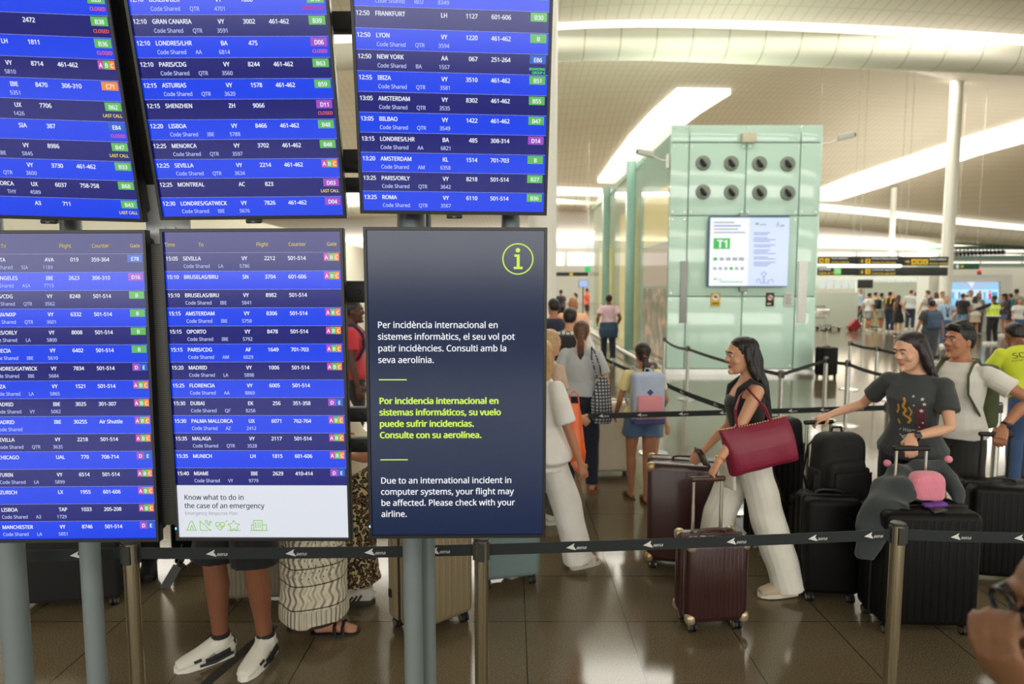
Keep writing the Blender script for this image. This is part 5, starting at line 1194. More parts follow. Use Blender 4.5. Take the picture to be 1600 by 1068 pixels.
GO, RE, WT, GR_ = M((190, 140, 50), rough=.8, var=.2), M((104, 34, 46), rough=.8, var=.2), M((196, 200, 200), rough=.8, var=0), M((92, 94, 96), rough=.8, var=.1)
def star(x, y, r_): return [(x + (r_ if q % 2 == 0 else r_ * .45) * math.cos(R(90 + 36 * q)), y + (r_ if q % 2 == 0 else r_ * .45) * math.sin(R(90 + 36 * q))) for q in range(10)]
def strip2(pts, w_):
    out = []
    for (x0, y0), (x1, y1) in zip(pts, pts[1:]):
        L_ = math.hypot(x1 - x0, y1 - y0); nx, ny = -(y1 - y0) / L_ * w_ / 2, (x1 - x0) / L_ * w_ / 2; out.append([(x0 + nx, y0 + ny), (x0 - nx, y0 - ny), (x1 - nx, y1 - ny), (x1 + nx, y1 + ny)])
    return out
pol = [(star(x, y, r_), WT) for x, y, r_ in ((.068, .085, .012), (.080, .055, .013), (.066, .012, .014), (.070, -.07, .009), (.020, .098, .009), (.05, -.10, .008), (.028, .045, .007))]
for xx in (.045, .062, .080):
    pol += [(p, RE) for q in range(8) for p in strip2([(xx, .04 - .022 * q), (xx, .04 - .022 * (q + 1))], .009)]
pol += [(p, GO) for p in strip2([(-.03, .085), (-.02, .06), (-.034, .03), (-.012, .01), (-.03, -.02), (.012, -.05), (-.005, -.08)], .014) + strip2([(-.06, .04), (-.055, .01), (-.066, -.02)], .012) + strip2([(-.06, -.06), (-.05, -.09)], .014) + strip2([(0, .03), (.018, .0), (.006, -.03)], .008)]
pol += [(p, GR_) for p in strip2([(-.05, -.10), (.06, -.10)], .004)] + text_polys('r Woman', .005, -.135, .020, WT, 'C', .3)
for s_ in (-1, 1): pol += [(p, WT) for p in strip2([(0, -.168), (s_ * .016, -.158), (s_ * .03, -.168), (s_ * .05, -.156)], .004) + strip2([(0, -.178), (s_ * .014, -.170), (s_ * .026, -.178), (s_ * .036, -.170)], .004)]
decal('chest_print', part(B, 't_shirt'), B['body'], o, ex, ey, pol)
def watch(info, side, label_mat=None):
    wr, el_ = info['AR'][side][2], info['AR'][side][1]; S_ = info['S']; d_ = (wr - el_).normalized(); p_ = S_(wr.lerp(el_, .10)); fx, fy = frame(d_); m = MB()
    m.tube([p_ + fx * (.031 * math.cos(a * math.pi / 8)) + fy * (.028 * math.sin(a * math.pi / 8)) for a in range(16)], (.004, .010), None, 6, closed=True); o = m.build('watch', M((22, 22, 24), rough=.5, var=0), info['body'])
    out = (p_ - S_(info['tor']((0, 0, 1.0)))); out = (out - d_ * out.dot(d_)).normalized(); m = MB(); rt = Matrix((out.cross(d_), d_, out)).transposed(); m.rbox(p_ + out * .032, (.034, .038, .010), .005, None, 2, rt); m.build('watch_face', M((30, 32, 38), rough=.15, var=0), o)
watch(B, -1)

# ---- man in the white shirt
cx_, cy_, ch = 3.22, 4.56, 1.675; hC = R(118); lo = local_of(cx_, cy_, hC, ch); gD = Vector((3.24, 4.14 + .09, .955))
C = person('black-haired man in white t-shirt and dark shorts with olive backpack', cx_, cy_, hC, ch, 'm', 'tan', ('quiff', 'black'), ('tee', (218, 216, 208), .90), ('shorts', (44, 46, 42), 1.02, .95), ('shoe', (70, 70, 72)),
    dict(hl=lo(gD + Vector((.06, -.0, .05))), dl=(-.1, .6, -.75), nl=(.2, -.6, -.7), curll=1.15, el=(-1, -.5, -.1), hr=(.24, .12, .86), hyaw=-18, hpitch=-2, lean=2), 2, 'travellers in the near queue', 8)
backpack('olive green backpack worn by the man in the white t-shirt', C, (66, 76, 42), .30, .48, .17)
watch(C, -1)
# ---- airport worker in the yellow shirt, seen from behind
wx, wy = at_z(1592, 757, 0).x, at_z(1592, 757, 0).y
W_ = person('airport worker in a yellow-green shirt with lettering on the back', wx, wy, R(-6), 1.66, 'm', 'brown', ('short', 'black'), ('tee', (200, 214, 50), .92), ('jeans', (52, 78, 120)), ('shoe', (50, 50, 54)), dict(lean=30, hip=(0, -.10), hl=(-.25, .45, .95), hr=(.25, .45, .95), hpitch=8, fl=(-.11, -.05, 0), fr=(.11, .08, 0)), 1, 'travellers in the near queue', 9)
S, tor = W_['S'], W_['tor']; BK = M((30, 34, 30), rough=.8, var=0)
decal('back_print', part(W_, 't_shirt'), W_['body'], S(tor((0, -.11, 1.30))), (W_['T3'] @ V(1, 0, 0)), (W_['T3'] @ V(0, 0, 1)), text_polys('SOUTH', 0, 0, .055, BK) + text_polys('Europe Ground Services', 0, -.030, .017, BK))

# ---- near left: the people beyond the notice screen
x, y, h = .20, 4.22, 1.60
P1 = person('woman with straight blonde hair in white blouse and white trousers, walking', x, y, R(-52), h, 'f', 'tan', ('long', 'blonde', .62), ('blouse', (232, 230, 226), .80), ('wide', (226, 224, 218)), ('sandal', (196, 190, 176)), dict(hr=(.30, .10, .86), curlr=.9, hl=(-.25, .05, .80), fl=(-.09, -.16, .0), fr=(.10, .30, .0), ll=-R(10), hyaw=10), 1, 'travellers in the near queue', 11)
t = empty('carrier_bag', at_y(900, 685, 4.36), R(8), 'bright orange translucent carrier bag held by the blonde woman', 'bag'); BO = Vector(t.location); OR = M((255, 112, 44), rough=.35, var=.1, nscale=6, trans=.25, bump=.3, bscale=18)
def cb(px, py, dy=0): q = at_y(px, py, 4.36) - BO; return Vector((q.x, dy, q.z))
m = MB(); rg = []
for l, r_, yy, th in ((889, 906, 629, .006), (888, 909, 650, .02), (888, 913, 680, .045), (889, 915, 705, .055), (892, 914, 722, .05), (897, 910, 736, .025)):
    c0_, c1_ = cb(l, yy), cb(r_, yy); rg.append([(c0_ + c1_) / 2 + Vector((abs(c1_.x - c0_.x) / 2 * math.cos(2 * math.pi * j / 16), th * math.sin(2 * math.pi * j / 16), 0)) for j in range(16)])
m.loft(rg); meshobj('bag', fuse(m, .008, 2, fold_noise(.004, 4, 8), [OR]), t)
m = MB(); m.tube([cb(891, 630), cb(890, 616), cb(896, 610), cb(903, 616), cb(905, 630)], .005, None, 6); m.build('handle', OR, t)
m = MB(); m.ball(cb(901, 722, -.01), (.045, .05, .04), None, 10); m.build('wrapped_content', M((250, 150, 120), rough=.5), t)
x, y, h = spot(906, 765, 500)
P2 = person('woman with brown ponytail in light grey top and navy trousers seen from behind', x, y, R(-8), h, 'f', 'light', ('lowpony', 'brown', (150, 120, 80)), ('loose', (178, 182, 186), .98), ('trousers', (28, 34, 52)), ('sandal', (150, 96, 60)), dict(hr=(.26, .12, .92), hl=(-.20, .25, 1.0), fl=(-.12, .05, 0), fr=(.12, -.02, 0), hpitch=6), 1, 'travellers in the near queue', 12)
t = empty('shoulder_bag', at_y(936, 630, 5.86), R(12), 'black and white checked bag hanging from the grey-top woman\'s shoulder', 'bag'); BO2 = Vector(t.location)
def check_mat():
    mm = bpy.data.materials.new('checked_cloth'); mm.use_nodes = True; nt = mm.node_tree; b = nt.nodes['Principled BSDF']; tc = nt.nodes.new('ShaderNodeTexCoord'); mp = nt.nodes.new('ShaderNodeMapping'); mp.inputs['Rotation'].default_value = (R(90), 0, 0); nt.links.new(tc.outputs['Object'], mp.inputs[0])
    g = grid_nodes(nt, mp.outputs[0], .030, .030, .013); nt.links.new(mixrgb(nt, g, (196, 200, 204), (56, 64, 80)), b.inputs['Base Color']); b.inputs['Roughness'].default_value = .8; return mm
def sb(px, py): return at_y(px + 3, py, 5.86) - BO2
m = MB(); rg = []
for l, r_, yy, th in ((934, 946, 588, .02), (926, 950, 605, .05), (920, 954, 630, .075), (920, 956, 648, .08), (924, 952, 661, .05)):
    c0_, c1_ = sb(l, yy), sb(r_, yy); rg.append([(c0_ + c1_) / 2 + Vector((abs(c1_.x - c0_.x) / 2 * math.cos(2 * math.pi * j / 16), th * math.sin(2 * math.pi * j / 16), 0)) for j in range(16)])
CK = check_mat(); m.loft(rg); meshobj('bag', fuse(m, .012, 2, fold_noise(.005, 1, 6), [CK]), t)
m = MB(); m.tube([sb(938, 592), sb(934, 570), sb(925, 548), sb(921, 541), sb(921, 560), sb(930, 590)], (.018, .006), None, 8); m.build('strap', CK, t)
x, y, h = spot(1000, 783, 534)
P3 = person('girl with dark ponytail in yellow tee and denim shorts seen from behind', x, y, R(4), h, 'f', 'tan', ('lowpony', 'dark', (214, 60, 90)), ('tee', (232, 220, 160), .94), ('shorts', (84, 112, 146), 1.0, .42), ('sandal', (92, 66, 44)), dict(hl=(-.24, .16, .92), hr=(.24, .14, .94), fl=(-.07, .12, 0), fr=(.05, -.05, 0)), 1, "travellers in the near queue", 13, .95)
pk = backpack('pastel blue and pink backpack worn by the girl in the yellow tee', P3, (176, 190, 214), .33, .52, .18, 1.43, accent=M((226, 150, 160), rough=.8, var=.08))
S, tor, T3 = P3['S'], P3['tor'], P3['T3']
m = MB(); m.rbox(S(tor((0, -.215, .935))), (.335 * P3['k'], .19 * P3['k'], .075 * P3['k']), .025, None, 3); m.build('base', M((84, 84, 140), rough=.8), pk)
m = MB(); c_ = S(tor((0, -.308, 1.235))); m.face([c_ + V(a, 0, b_) for a, b_ in ((-.03, 0), (0, -.03), (.03, 0), (0, .03))]); m.build('logo_patch', M((70, 76, 130), rough=.7, var=0), pk, smooth=False)
x, y, h = at_z(1024, 757, 0).x, at_z(1024, 757, 0).y + .03, 1.22
person('small child in sandals half hidden behind the girl with the backpack', x - .05, y, R(-60), h, 'f', 'light', ('bob', 'brown'), ('tee', (220, 210, 196)), ('shorts', (120, 140, 160), 1.02, .5), ('sandal', (110, 80, 56)), dict(hl=(-.2, .2, .9), hr=(.2, .1, .85), fr=(.09, -.08, 0), fl=(-.08, .06, 0)), 1, 'travellers in the near queue', 14)
def walker(label, px, feet, head, heading, sex, skin, hair, top, bottom, shoes=('shoe', (225, 225, 220)), pose=None, det=0, seed=0, group='travellers in the far left aisle', build=1.):
    x, y, h = spot(px, feet, head); pp = dict(fly=8, fry=-8); pp.update(pose or {}); return person(label, x, y, R(heading), h, sex, skin, hair, top, bottom, shoes, pp, det, group, seed, build)
G1 = 'travellers in the far left aisle'
P4 = walker('man with short black hair in white tee, black backpack, behind the ponytail woman', 889, 705, 481, -12, 'm', 'light', ('short', 'black'), ('tee', (226, 226, 222)), ('shorts', (70, 74, 80)), pose=dict(hr=(.34, .1, .86)), det=1, seed=21)
backpack('black backpack of the man in the white tee in the left aisle', P4, (34, 36, 38), .32, .46, .18)
walker('light brown haired woman standing left of the ponytail woman', 857, 812, 514, -60, 'f', 'light', ('bob', (176, 146, 104)), ('tee', (196, 170, 150)), ('trousers', (90, 86, 80)), det=1, seed=22, pose=dict(hl=(-.2, .2, .95), hr=(.2, .2, .95)))
walker('bald man in a peach shirt far down the left aisle', 894, 626, 463, -5, 'm', 'tan', ('bald', 'grey'), ('shirt', (240, 186, 146)), ('trousers', (80, 76, 70)), seed=23, build=1.1)
walker('man in dark navy clothes beside the white column', 864, 660, 466, 20, 'm', 'tan', ('short', 'black'), ('shirt', (34, 40, 60)), ('trousers', (34, 36, 44)), seed=24)
walker('man in a pink shirt with a jacket tied round his waist, walking away', 950, 564, 460, 0, 'm', 'brown', ('short', 'black'), ('tee', (228, 196, 206), .98), ('trousers', (34, 40, 60)), seed=25, pose=dict(hl=(-.27, .12, .98), hr=(.27, .12, .98), fl=(-.1, .12, 0), fr=(.1, -.1, 0)), det=1, build=1.08)
i = walker('person in an orange tee and dark shorts at the far left end', 917, 504, 450, -70, 'm', 'tan', ('short', 'black'), ('tee', (232, 98, 66)), ('shorts', (44, 44, 50)), seed=26, pose=dict(fl=(-.1, .15, 0), fr=(.1, -.15, 0)))
walker('dark-clothed person farthest left beside the white column', 876, 512, 452, 30, 'm', 'tan', ('short', 'dark'), ('tee', (60, 54, 64)), ('trousers', (50, 48, 50)), seed=27)
walker('woman in black turned sideways near the orange tee', 898, 508, 457, 80, 'f', 'light', ('pony', 'black'), ('tee', (40, 38, 40)), ('trousers', (46, 44, 46)), seed=28)
m = MB(); # jacket round the pink-shirted man's waist
x, y, h = spot(950, 564, 460); kk = h / 1.72
for q in range(7): a = math.pi * (1 + (q + .5) / 7 * 1.0) ; m.tube([(.175 * kk * math.cos(a), .135 * kk * math.sin(a), 1.02 * kk), (.20 * kk * math.cos(a), .17 * kk * math.sin(a), .82 * kk), (.19 * kk * math.cos(a), .16 * kk * math.sin(a), .62 * kk)], [.05, .06, .045], None, 8)
o = meshobj('jacket', fuse(m, .022, 3, fold_noise(.008, 3, 6), [M((50, 74, 100), rough=.8, var=.4, nscale=6)])); o.location = (x, y, 0); tag(o, 'dark blue jacket tied round the waist of the man in pink', 'jacket')

# ---- seen between and below the screens
x, y = at_z(556, 720, 0).x, at_z(556, 720, 0).y
Rr = person('man in a red t-shirt seen in the gap between two lower screens', x, y, R(-80), 1.80, 'm', 'dark', ('short', 'black'), ('tee', (196, 50, 62)), ('trousers', (46, 40, 40)), ('shoe', (70, 60, 60)), dict(hl=(-.26, .05, .85), hr=(.26, .05, .85)), 1, 'travellers behind the screens', 31)
backpack('navy backpack on the man in the red t-shirt', Rr, (40, 46, 78))
person('fair-haired person behind the red t-shirt between the lower screens', x + .25, y + 1.9, R(150), 1.80, 'm', 'tan', ('short', 'black'), ('tee', (210, 200, 190)), ('trousers', (80, 74, 70)), ('shoe', (70, 60, 60)), dict(face=1), 0, 'travellers behind the screens', 32)
x, y = -1.41, 3.22
Q1 = person('man in black shorts and white trainers below the middle screen', x, y, R(160), 1.80, 'm', 'brown', ('short', 'dark'), ('tee', (50, 50, 54)), ('shorts', (12, 12, 13), 1.02, .93), ('shoe', (214, 212, 202), (226, 224, 216)), dict(fr=(.11, .06, 0), fl=(-.10, -.02, 0), fry=-32, fly=10, hl=(-.26, .1, .88), hr=(.26, .1, .88)), 2, 'travellers behind the screens', 33)
# markings on his trainers
BKM = M((34, 36, 36), rough=.6, var=0); SLV = M((150, 152, 148), rough=.4, metal=.4)
for s, so in zip((-1, 1), [c for c in Q1['body'].children if c.name.startswith('shoe')]):
    fp = Q1['LG'][s][6]; S = Q1['S']; m = MB()
    for sd in (-1, 1):
        m.tube([S(fp((sd * .040, -.06, .05))), S(fp((sd * .050, .0, .040))), S(fp((sd * .055, .07, .034)))], (.006, .016), BKM, 6); m.tube([S(fp((sd * .040, -.075, .03))), S(fp((sd * .056, .02, .020))), S(fp((sd * .056, .10, .022)))], (.005, .008), BKM, 6); m.tube([S(fp((sd * .030, .15, .045))), S(fp((sd * .048, .12, .045))), S(fp((sd * .050, .09, .05)))], (.005, .009), BKM, 6); m.tube([S(fp((sd * .046, .02, .055))), S(fp((sd * .052, .06, .040)))], (.004, .010), SLV, 6)
    m.tube([S(fp((0, -.09, .06))), S(fp((0, -.085, .085)))], (.030, .012), BKM, 8); m.ball(S(fp((0, .155, .042))), (.028, .03, .014), M((120, 122, 118), rough=.7), 10); m.build('trim', BKM, so)
    m = MB()
    for q in range(4): m.tube([S(fp((-.026, .025 + .022 * q, .074 - .008 * q))), S(fp((0, .03 + .022 * q, .083 - .008 * q))), S(fp((.026, .025 + .022 * q, .074 - .008 * q)))], .004, None, 6)
    m.build('laces', M((226, 224, 214), rough=.8), so)
    m = MB(); m.tube([S(fp((0, -.022, .10))), S(fp((0, -.022, .135)))], .047, None, 12); m.build('sock', M((32, 32, 34), rough=.9), Q1['body'])
def crochet_mat():
    mm = bpy.data.materials.new('crochet'); mm.use_nodes = True; nt = mm.node_tree; b = nt.nodes['Principled BSDF']; tc = nt.nodes.new('ShaderNodeTexCoord'); sp = nt.nodes.new('ShaderNodeSeparateXYZ'); nt.links.new(tc.outputs['Object'], sp.inputs[0])
    def math_(op, a, b_=None, c=None):
        n = nt.nodes.new('ShaderNodeMath'); n.operation = op
        for q, v in enumerate((a, b_, c)):
            if v is None: continue
            if hasattr(v, 'is_linked'): nt.links.new(v, n.inputs[q])
            else: n.inputs[q].default_value = v
        return n.outputs[0]
    lines = None
    for zz in (.20, .335, .43, .52):
        wob = math_('MULTIPLY_ADD', math_('SINE', math_('MULTIPLY', sp.outputs['X'], 42.)), .006, zz)
        l = math_('COMPARE', sp.outputs['Z'], wob, .0035); lines = l if lines is None else math_('MAXIMUM', lines, l)
    ang = math_('ARCTAN2', sp.outputs['Y'], sp.outputs['X'])
    zig = math_('SINE', math_('MULTIPLY_ADD', math_('SINE', math_('MULTIPLY', sp.outputs['Z'], 70.)), 1.2, math_('MULTIPLY', ang, 26.)))
    rib = math_('SINE', math_('MULTIPLY', ang, 44.)); low = math_('LESS_THAN', sp.outputs['Z'], .19)
    hgt_ = math_('ADD', math_('MULTIPLY', rib, low), math_('MULTIPLY', zig, math_('SUBTRACT', 1., low)))
    holes = math_('MULTIPLY', math_('GREATER_THAN', math_('MULTIPLY', math_('SINE', math_('MULTIPLY', ang, 30.)), math_('SINE', math_('MULTIPLY', sp.outputs['Z'], 95.))), .86), math_('GREATER_THAN', sp.outputs['Z'], .37))
    bp_ = nt.nodes.new('ShaderNodeBump'); bp_.inputs['Strength'].default_value = .9; bp_.inputs['Distance'].default_value = .012; nt.links.new(hgt_, bp_.inputs['Height']); nt.links.new(bp_.outputs[0], b.inputs['Normal'])
    nt.links.new(mixrgb(nt, math_('MAXIMUM', lines, holes), (222, 214, 190), (70, 62, 50)), b.inputs['Base Color']); b.inputs['Roughness'].default_value = .9; return mm
x, y = -1.135, 3.50
Q2 = person('woman in a long cream crochet skirt and black sandals below the screens', x, y, R(-62), 1.68, 'f', 'tan', ('long', 'brown'), ('tee', (226, 216, 194)), ('longskirt', crochet_mat(),   .10, -.010), ('sandal', (28, 26, 26)), dict(fl=(-.07, -.05, 0), fr=(.08, .06, 0), fry=-20, hl=(-.20, .22, 1.05), hr=(.20, .22, 1.05)), 2, 'travellers behind the screens', 34)
m = MB(); sk = part(Q2, 'skirt'); 
S = Q2['S']; mid = (Q2['LG'][-1][2] + Q2['LG'][1][2]) / 2; m.tube([S(V(mid.x * .8 + .183 * math.cos(a), mid.y * .8 + .02 + .168 * math.sin(a), .103)) for a in [2 * math.pi * q / 28 for q in range(28)]], .008, None, 6, closed=True); m.build('hem_band', M((30, 28, 28), rough=.8), Q2['body'])
def leopard_mat():
    mm = bpy.data.materials.new('leopard_print'); mm.use_nodes = True; nt = mm.node_tree; b = nt.nodes['Principled BSDF']; tc = nt.nodes.new('ShaderNodeTexCoord'); v = nt.nodes.new('ShaderNodeTexVoronoi'); v.inputs['Scale'].default_value = 48; nt.links.new(tc.outputs['Object'], v.inputs['Vector'])
    r_ = nt.nodes.new('ShaderNodeValToRGB'); e = r_.color_ramp.elements; r_.color_ramp.interpolation = 'CONSTANT'; e[0].position = 0; e[0].color = (*L3((126, 96, 58)), 1); e[1].position = .62; e[1].color = (*L3((204, 184, 140)), 1); x_ = e.new(.33); x_.color = (*L3((30, 24, 20)), 1)
    nt.links.new(v.outputs['Distance'], r_.inputs[0]); nt.links.new(r_.outputs[0], b.inputs['Base Color']); b.inputs['Roughness'].default_value = .85; return mm
x, y = -.90, 3.90
Q3 = person('woman in leopard print trousers and white trainers with black stripes', x, y, R(84), 1.60, 'f', 'light', ('bob', 'brown'), ('loose', (206, 196, 170)), ('wide', leopard_mat(), 1.02, .09), ('shoe', (220, 218, 208), (60, 56, 50)), dict(fl=(-.10, .02, 0), fr=(.10, .10, 0), hip=(0, .03), lean=30, hl=(-.20, .42, 1.15), hr=(.20, .42, 1.15)), 2, 'travellers behind the screens', 35)
for s, so in zip((-1, 1), [c for c in Q3['body'].children if c.name.startswith('shoe')]):
    fp = Q3['LG'][s][6]; S = Q3['S']; m = MB()
    for sd in (-1, 1):
        for q in range(3): m.tube([S(fp((sd * .047, -.01 + .032 * q, .075 - .006 * q))), S(fp((sd * .056, .018 + .032 * q, .034)))], (.005, .007), None, 6)
    m.build('side_stripes', BKM, so)
person('person in dark trousers and black shoes below the left screen', -2.58, 4.20, R(200), 1.74, 'm', 'tan', ('short', 'black'), ('shirt', (50, 52, 58)), ('trousers', (26, 26, 30)), ('shoe', (24, 24, 26), (20, 20, 20)), dict(fl=(-.10, .0, 0), fr=(.10, .03, 0)), 1, 'travellers behind the screens', 36)

# ---- somebody close to the camera at the right corner, hand raised to the face
zx = at_y(1662, 950, .95); h = zx.z + .115
hz = R(60); ox, oy = zx.x + .03, zx.y; lo = local_of(ox, oy, hz, h); hw = at_y(1606, 1082, .93)
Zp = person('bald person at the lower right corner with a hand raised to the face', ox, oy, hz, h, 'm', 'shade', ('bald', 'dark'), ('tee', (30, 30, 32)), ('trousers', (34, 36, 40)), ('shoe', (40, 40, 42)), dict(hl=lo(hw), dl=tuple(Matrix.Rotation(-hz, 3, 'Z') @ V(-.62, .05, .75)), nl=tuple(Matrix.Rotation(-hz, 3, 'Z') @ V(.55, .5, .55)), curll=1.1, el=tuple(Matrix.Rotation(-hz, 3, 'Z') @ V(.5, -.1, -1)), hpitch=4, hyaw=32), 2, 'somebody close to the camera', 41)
t = empty('eyeglasses', at_y(1592, 945, .935), R(92), 'black-framed glasses on the bald person at the corner', 'glasses'); GO_ = Vector(t.location); Mi = Matrix.Rotation(-R(92), 3, 'Z')
S, hd = Zp['S'], Zp['hd']; BG_ = M((16, 16, 17), rough=.4, var=0)
def gl(p): return Mi @ (toworld(Zp, S(hd(p))) - GO_)
for s in (-1, 1):
    m = MB(); m.tube([gl((s * (.033 + .025 * math.cos(a)), .108 - .008 * abs(math.cos(a)), .012 + .020 * math.sin(a))) for a in [2 * math.pi * q / 16 for q in range(16)]], .0042, None, 6, closed=True); m.build('rim', BG_, t)
    m = MB(); m.tube([gl((s * .058, .10, .018)), gl((s * .078, .05, .020)), gl((s * .080, -.01, .015))], .0042, None, 6); m.build('temple', BG_, t)
m = MB(); m.tube([gl((-.010, .108, .016)), gl((0, .114, .018)), gl((.010, .108, .016))], .0035, None, 6); m.build('bridge', BG_, t)

# ---- the far queue on the right
G2 = 'travellers in the far queue'
far = [
 ('man in a light blue shirt and dark trousers standing at the partition edge', 1343, 507, 451, 170, 'm', 'tan', ('short', 'black'), ('shirt', (168, 190, 214)), ('trousers', (40, 42, 54)), {}),
 ('person in a white tee and grey shorts pulling the tilted red suitcase', 1356, 518, 457, -80, 'm', 'tan', ('short', 'dark'), ('tee', (206, 206, 200)), ('shorts', (150, 150, 146)), dict(hl=(-.26, -.3, .82))),
 ('person in khaki clothes behind the puller of the red suitcase', 1366, 513, 456, -90, 'f', 'light', ('short', 'dark'), ('tee', (190, 160, 110)), ('trousers', (176, 160, 120)), {}),
 ('man in a pale green tee with a black backpack in the far queue', 1375, 517, 457, -75, 'm', 'tan', ('short', 'black'), ('tee', (190, 206, 186)), ('shorts', (160, 156, 148)), {}),
 ('man in a black tee with yellow straps and dark jeans', 1388, 519, 455, -60, 'm', 'tan', ('short', 'black'), ('tee', (40, 38, 34)), ('jeans', (46, 60, 84)), {}),
 ('red-faced man looking over the far queue behind the yellow straps', 1394, 509, 457, 180, 'm', 'fair', ('short', 'auburn'), ('tee', (60, 50, 50)), ('trousers', (60, 60, 66)), dict(face=1)),
 ('woman with long brown hair in a short black dress and white shoes', 1401, 525, 460, -70, 'f', 'light', ('long', 'brown'), ('tank', (26, 26, 28)), ('skirt', (26, 26, 28), .56, .02), dict(hr=(.24, .25, .95), hl=(-.24, .25, .95))),
 ('man in a grey tee and navy vest walking in the far queue', 1421, 515, 452, -40, 'm', 'light', ('short', 'brown'), ('tee', (200, 204, 206)), ('trousers', (44, 56, 84)), {}),
 ('woman in tan top partly behind the navy vest', 1429, 511, 455, -60, 'f', 'tan', ('long', 'auburn'), ('tee', (170, 130, 90)), ('trousers', (120, 104, 80)), {}),
 ('man in a white tee with dark straps right of the navy vest', 1446, 520, 453, 10, 'm', 'fair', ('short', 'brown'), ('tee', (226, 226, 222)), ('shorts', (110, 110, 106)), {}),
 ('woman in a white top with brown hair in the far queue', 1459, 522.5, 456, 20, 'f', 'light', ('bob', 'brown'), ('tee', (224, 224, 218)), ('trousers', (150, 140, 120)), {}),
 ('man with jet black hair left of the lanyard man', 1469, 524, 455, 170, 'm', 'tan', ('short', 'black'), ('tee', (222, 222, 216)), ('trousers', (70, 74, 84)), {}),
 ('man in a charcoal tee walking away with a blue-grey backpack', 1450, 576, 468, -8, 'm', 'tan', ('short', 'black'), ('tee', (72, 74, 76)), ('trousers', (70, 76, 86)), dict(hr=(.36, .1, .80), hl=(-.32, .05, .86))),
 ('man in a light blue polo with a dark lanyard and jeans', 1474, 541, 462, 172, 'm', 'fair', ('crop', 'grey'), ('tee', (164, 192, 216)), ('jeans', (78, 98, 128)), dict(hl=(-.20, .03, 1.0), el=(-1, -.4, 0), hr=(.25, .1, .84), face=1)),
 ('man in a black tee and jeans in front of the bright screen', 1501, 526, 458, -60, 'm', 'tan', ('short', 'dark'), ('tee', (34, 36, 40)), ('jeans', (110, 140, 170)), {}),
 ('woman with long brown hair behind the black tee', 1508, 520.5, 460, -40, 'f', 'light', ('long', 'auburn'), ('tank', (80, 60, 56)), ('trousers', (60, 56, 60)), {}),
 ('dark-haired man facing the camera in front of the bright screen', 1513, 523, 453, 175, 'm', 'tan', ('short', 'black'), ('tee', (206, 210, 206)), ('trousers', (60, 62, 70)), dict(face=1)),
 ('woman in a white top and beige skirt before the bright screen', 1520, 526.5, 462, -30, 'f', 'tan', ('bob', 'dark'), ('loose', (216, 214, 208)), ('skirt', (192, 176, 150), .62, .04), {}),
 ('person in grey with dark hair just left of the yellow vest', 1526, 520.5, 457, 160, 'f', 'tan', ('bob', 'black'), ('tee', (120, 124, 130)), ('trousers', (70, 70, 76)), dict(face=1)),
 ('airport worker in a fluorescent yellow vest with arm stretched out', 1549, 537, 461, 8, 'm', 'brown', ('crop', 'dark'), ('shirt', (30, 32, 36)), ('trousers', (28, 30, 34)), dict(hl=(-.60, .30, 1.15), el=(-.3, -.2, -1), hr=(.27, .05, .84), fl=(-.14, 0, 0), fr=(.14, 0, 0))),
 ('woman in a black cap and denim shorts right of the yellow vest', 1566, 525, 459, 60, 'f', 'tan', ('long', 'dark'), ('tee', (60, 56, 64)), ('shorts', (84, 104, 140), 1.02, .45), dict(hl=(-.22, .3, 1.0), hr=(.22, .3, 1.0))),
 ('person in dark shorts with a teal backpack at the right', 1575, 521, 458, 10, 'm', 'tan', ('short', 'dark'), ('tee', (50, 54, 60)), ('shorts', (40, 40, 46)), {}),
 ('tall person in a grey tee behind the teal backpack', 1584, 520, 451, -20, 'm', 'tan', ('short', 'black'), ('tee', (150, 152, 144)), ('trousers', (90, 88, 84)), {}),
 ('woman in a white tee and denim shorts facing the camera at the right edge', 1588, 535, 465, 176, 'f', 'light', ('halfback', 'brown'), ('tee', (214, 214, 210)), ('shorts', (70, 94, 134), 1.02, .5), dict(face=1)),
 ('person in brown at the very right end of the far queue', 1603, 530, 462, 100, 'm', 'tan', ('short', 'dark'), ('tee', (120, 96, 76)), ('trousers', (70, 66, 64)), {}),
]
FI = {}
for n_, (lb, px, ft, hd_, hg, sx, skn, hr_, tp_2, bt, po) in enumerate(far):
    po = dict(po); rn = random.Random(n_ + 100); po.setdefault('fl', (-.10, rn.uniform(-.1, .1), 0)); po.setdefault('fr', (.10, rn.uniform(-.1, .1), 0)); po.setdefault('hl', (-.25, .12, .86)); po.setdefault('hr', (.25, .14, .88))
    FI[px] = walker(lb, px, ft, hd_, hg, sx, skn, hr_, tp_2, bt, ('shoe', (225, 225, 220) if rn.random() > .45 else (50, 50, 54)), po, 0, 200 + n_, G2)
backpack('black backpack on the pale green tee in the far queue', FI[1375], (30, 30, 32)); backpack('blue-grey backpack on the man in the charcoal tee', FI[1450], (70, 88, 112)); backpack('teal backpack near the right edge of the far queue', FI[1575], (40, 110, 120)); backpack('small dark backpack on the man in the white tee in the far queue', FI[1446], (46, 48, 56), .24, .34, .12)
YV = M((214, 240, 60), rough=.6, var=.04); REF = M((236, 240, 226), rough=.4, var=0)
i = FI[1549]; S, tor = i['S'], i['tor']
def trings(i, z0, z1, e):
    out = []
    for zz, rx, ry, cy in [q for q in TORSO_M if z0 <= q[0] <= z1]: out.append(ring(i['S'](i['tor']((0, cy, zz))), (rx + e) * i['k'], (ry + e) * i['k'], 20))
    return out
m = MB(); m.loft(trings(i, .9, 1.40, .05)); 
for s in (-1, 1): m.ball(S(tor((s * .13, -.01, 1.38))), (.075, .09, .06), None, 10)
vest = i['child']('safety_vest', m, YV)
m = MB()
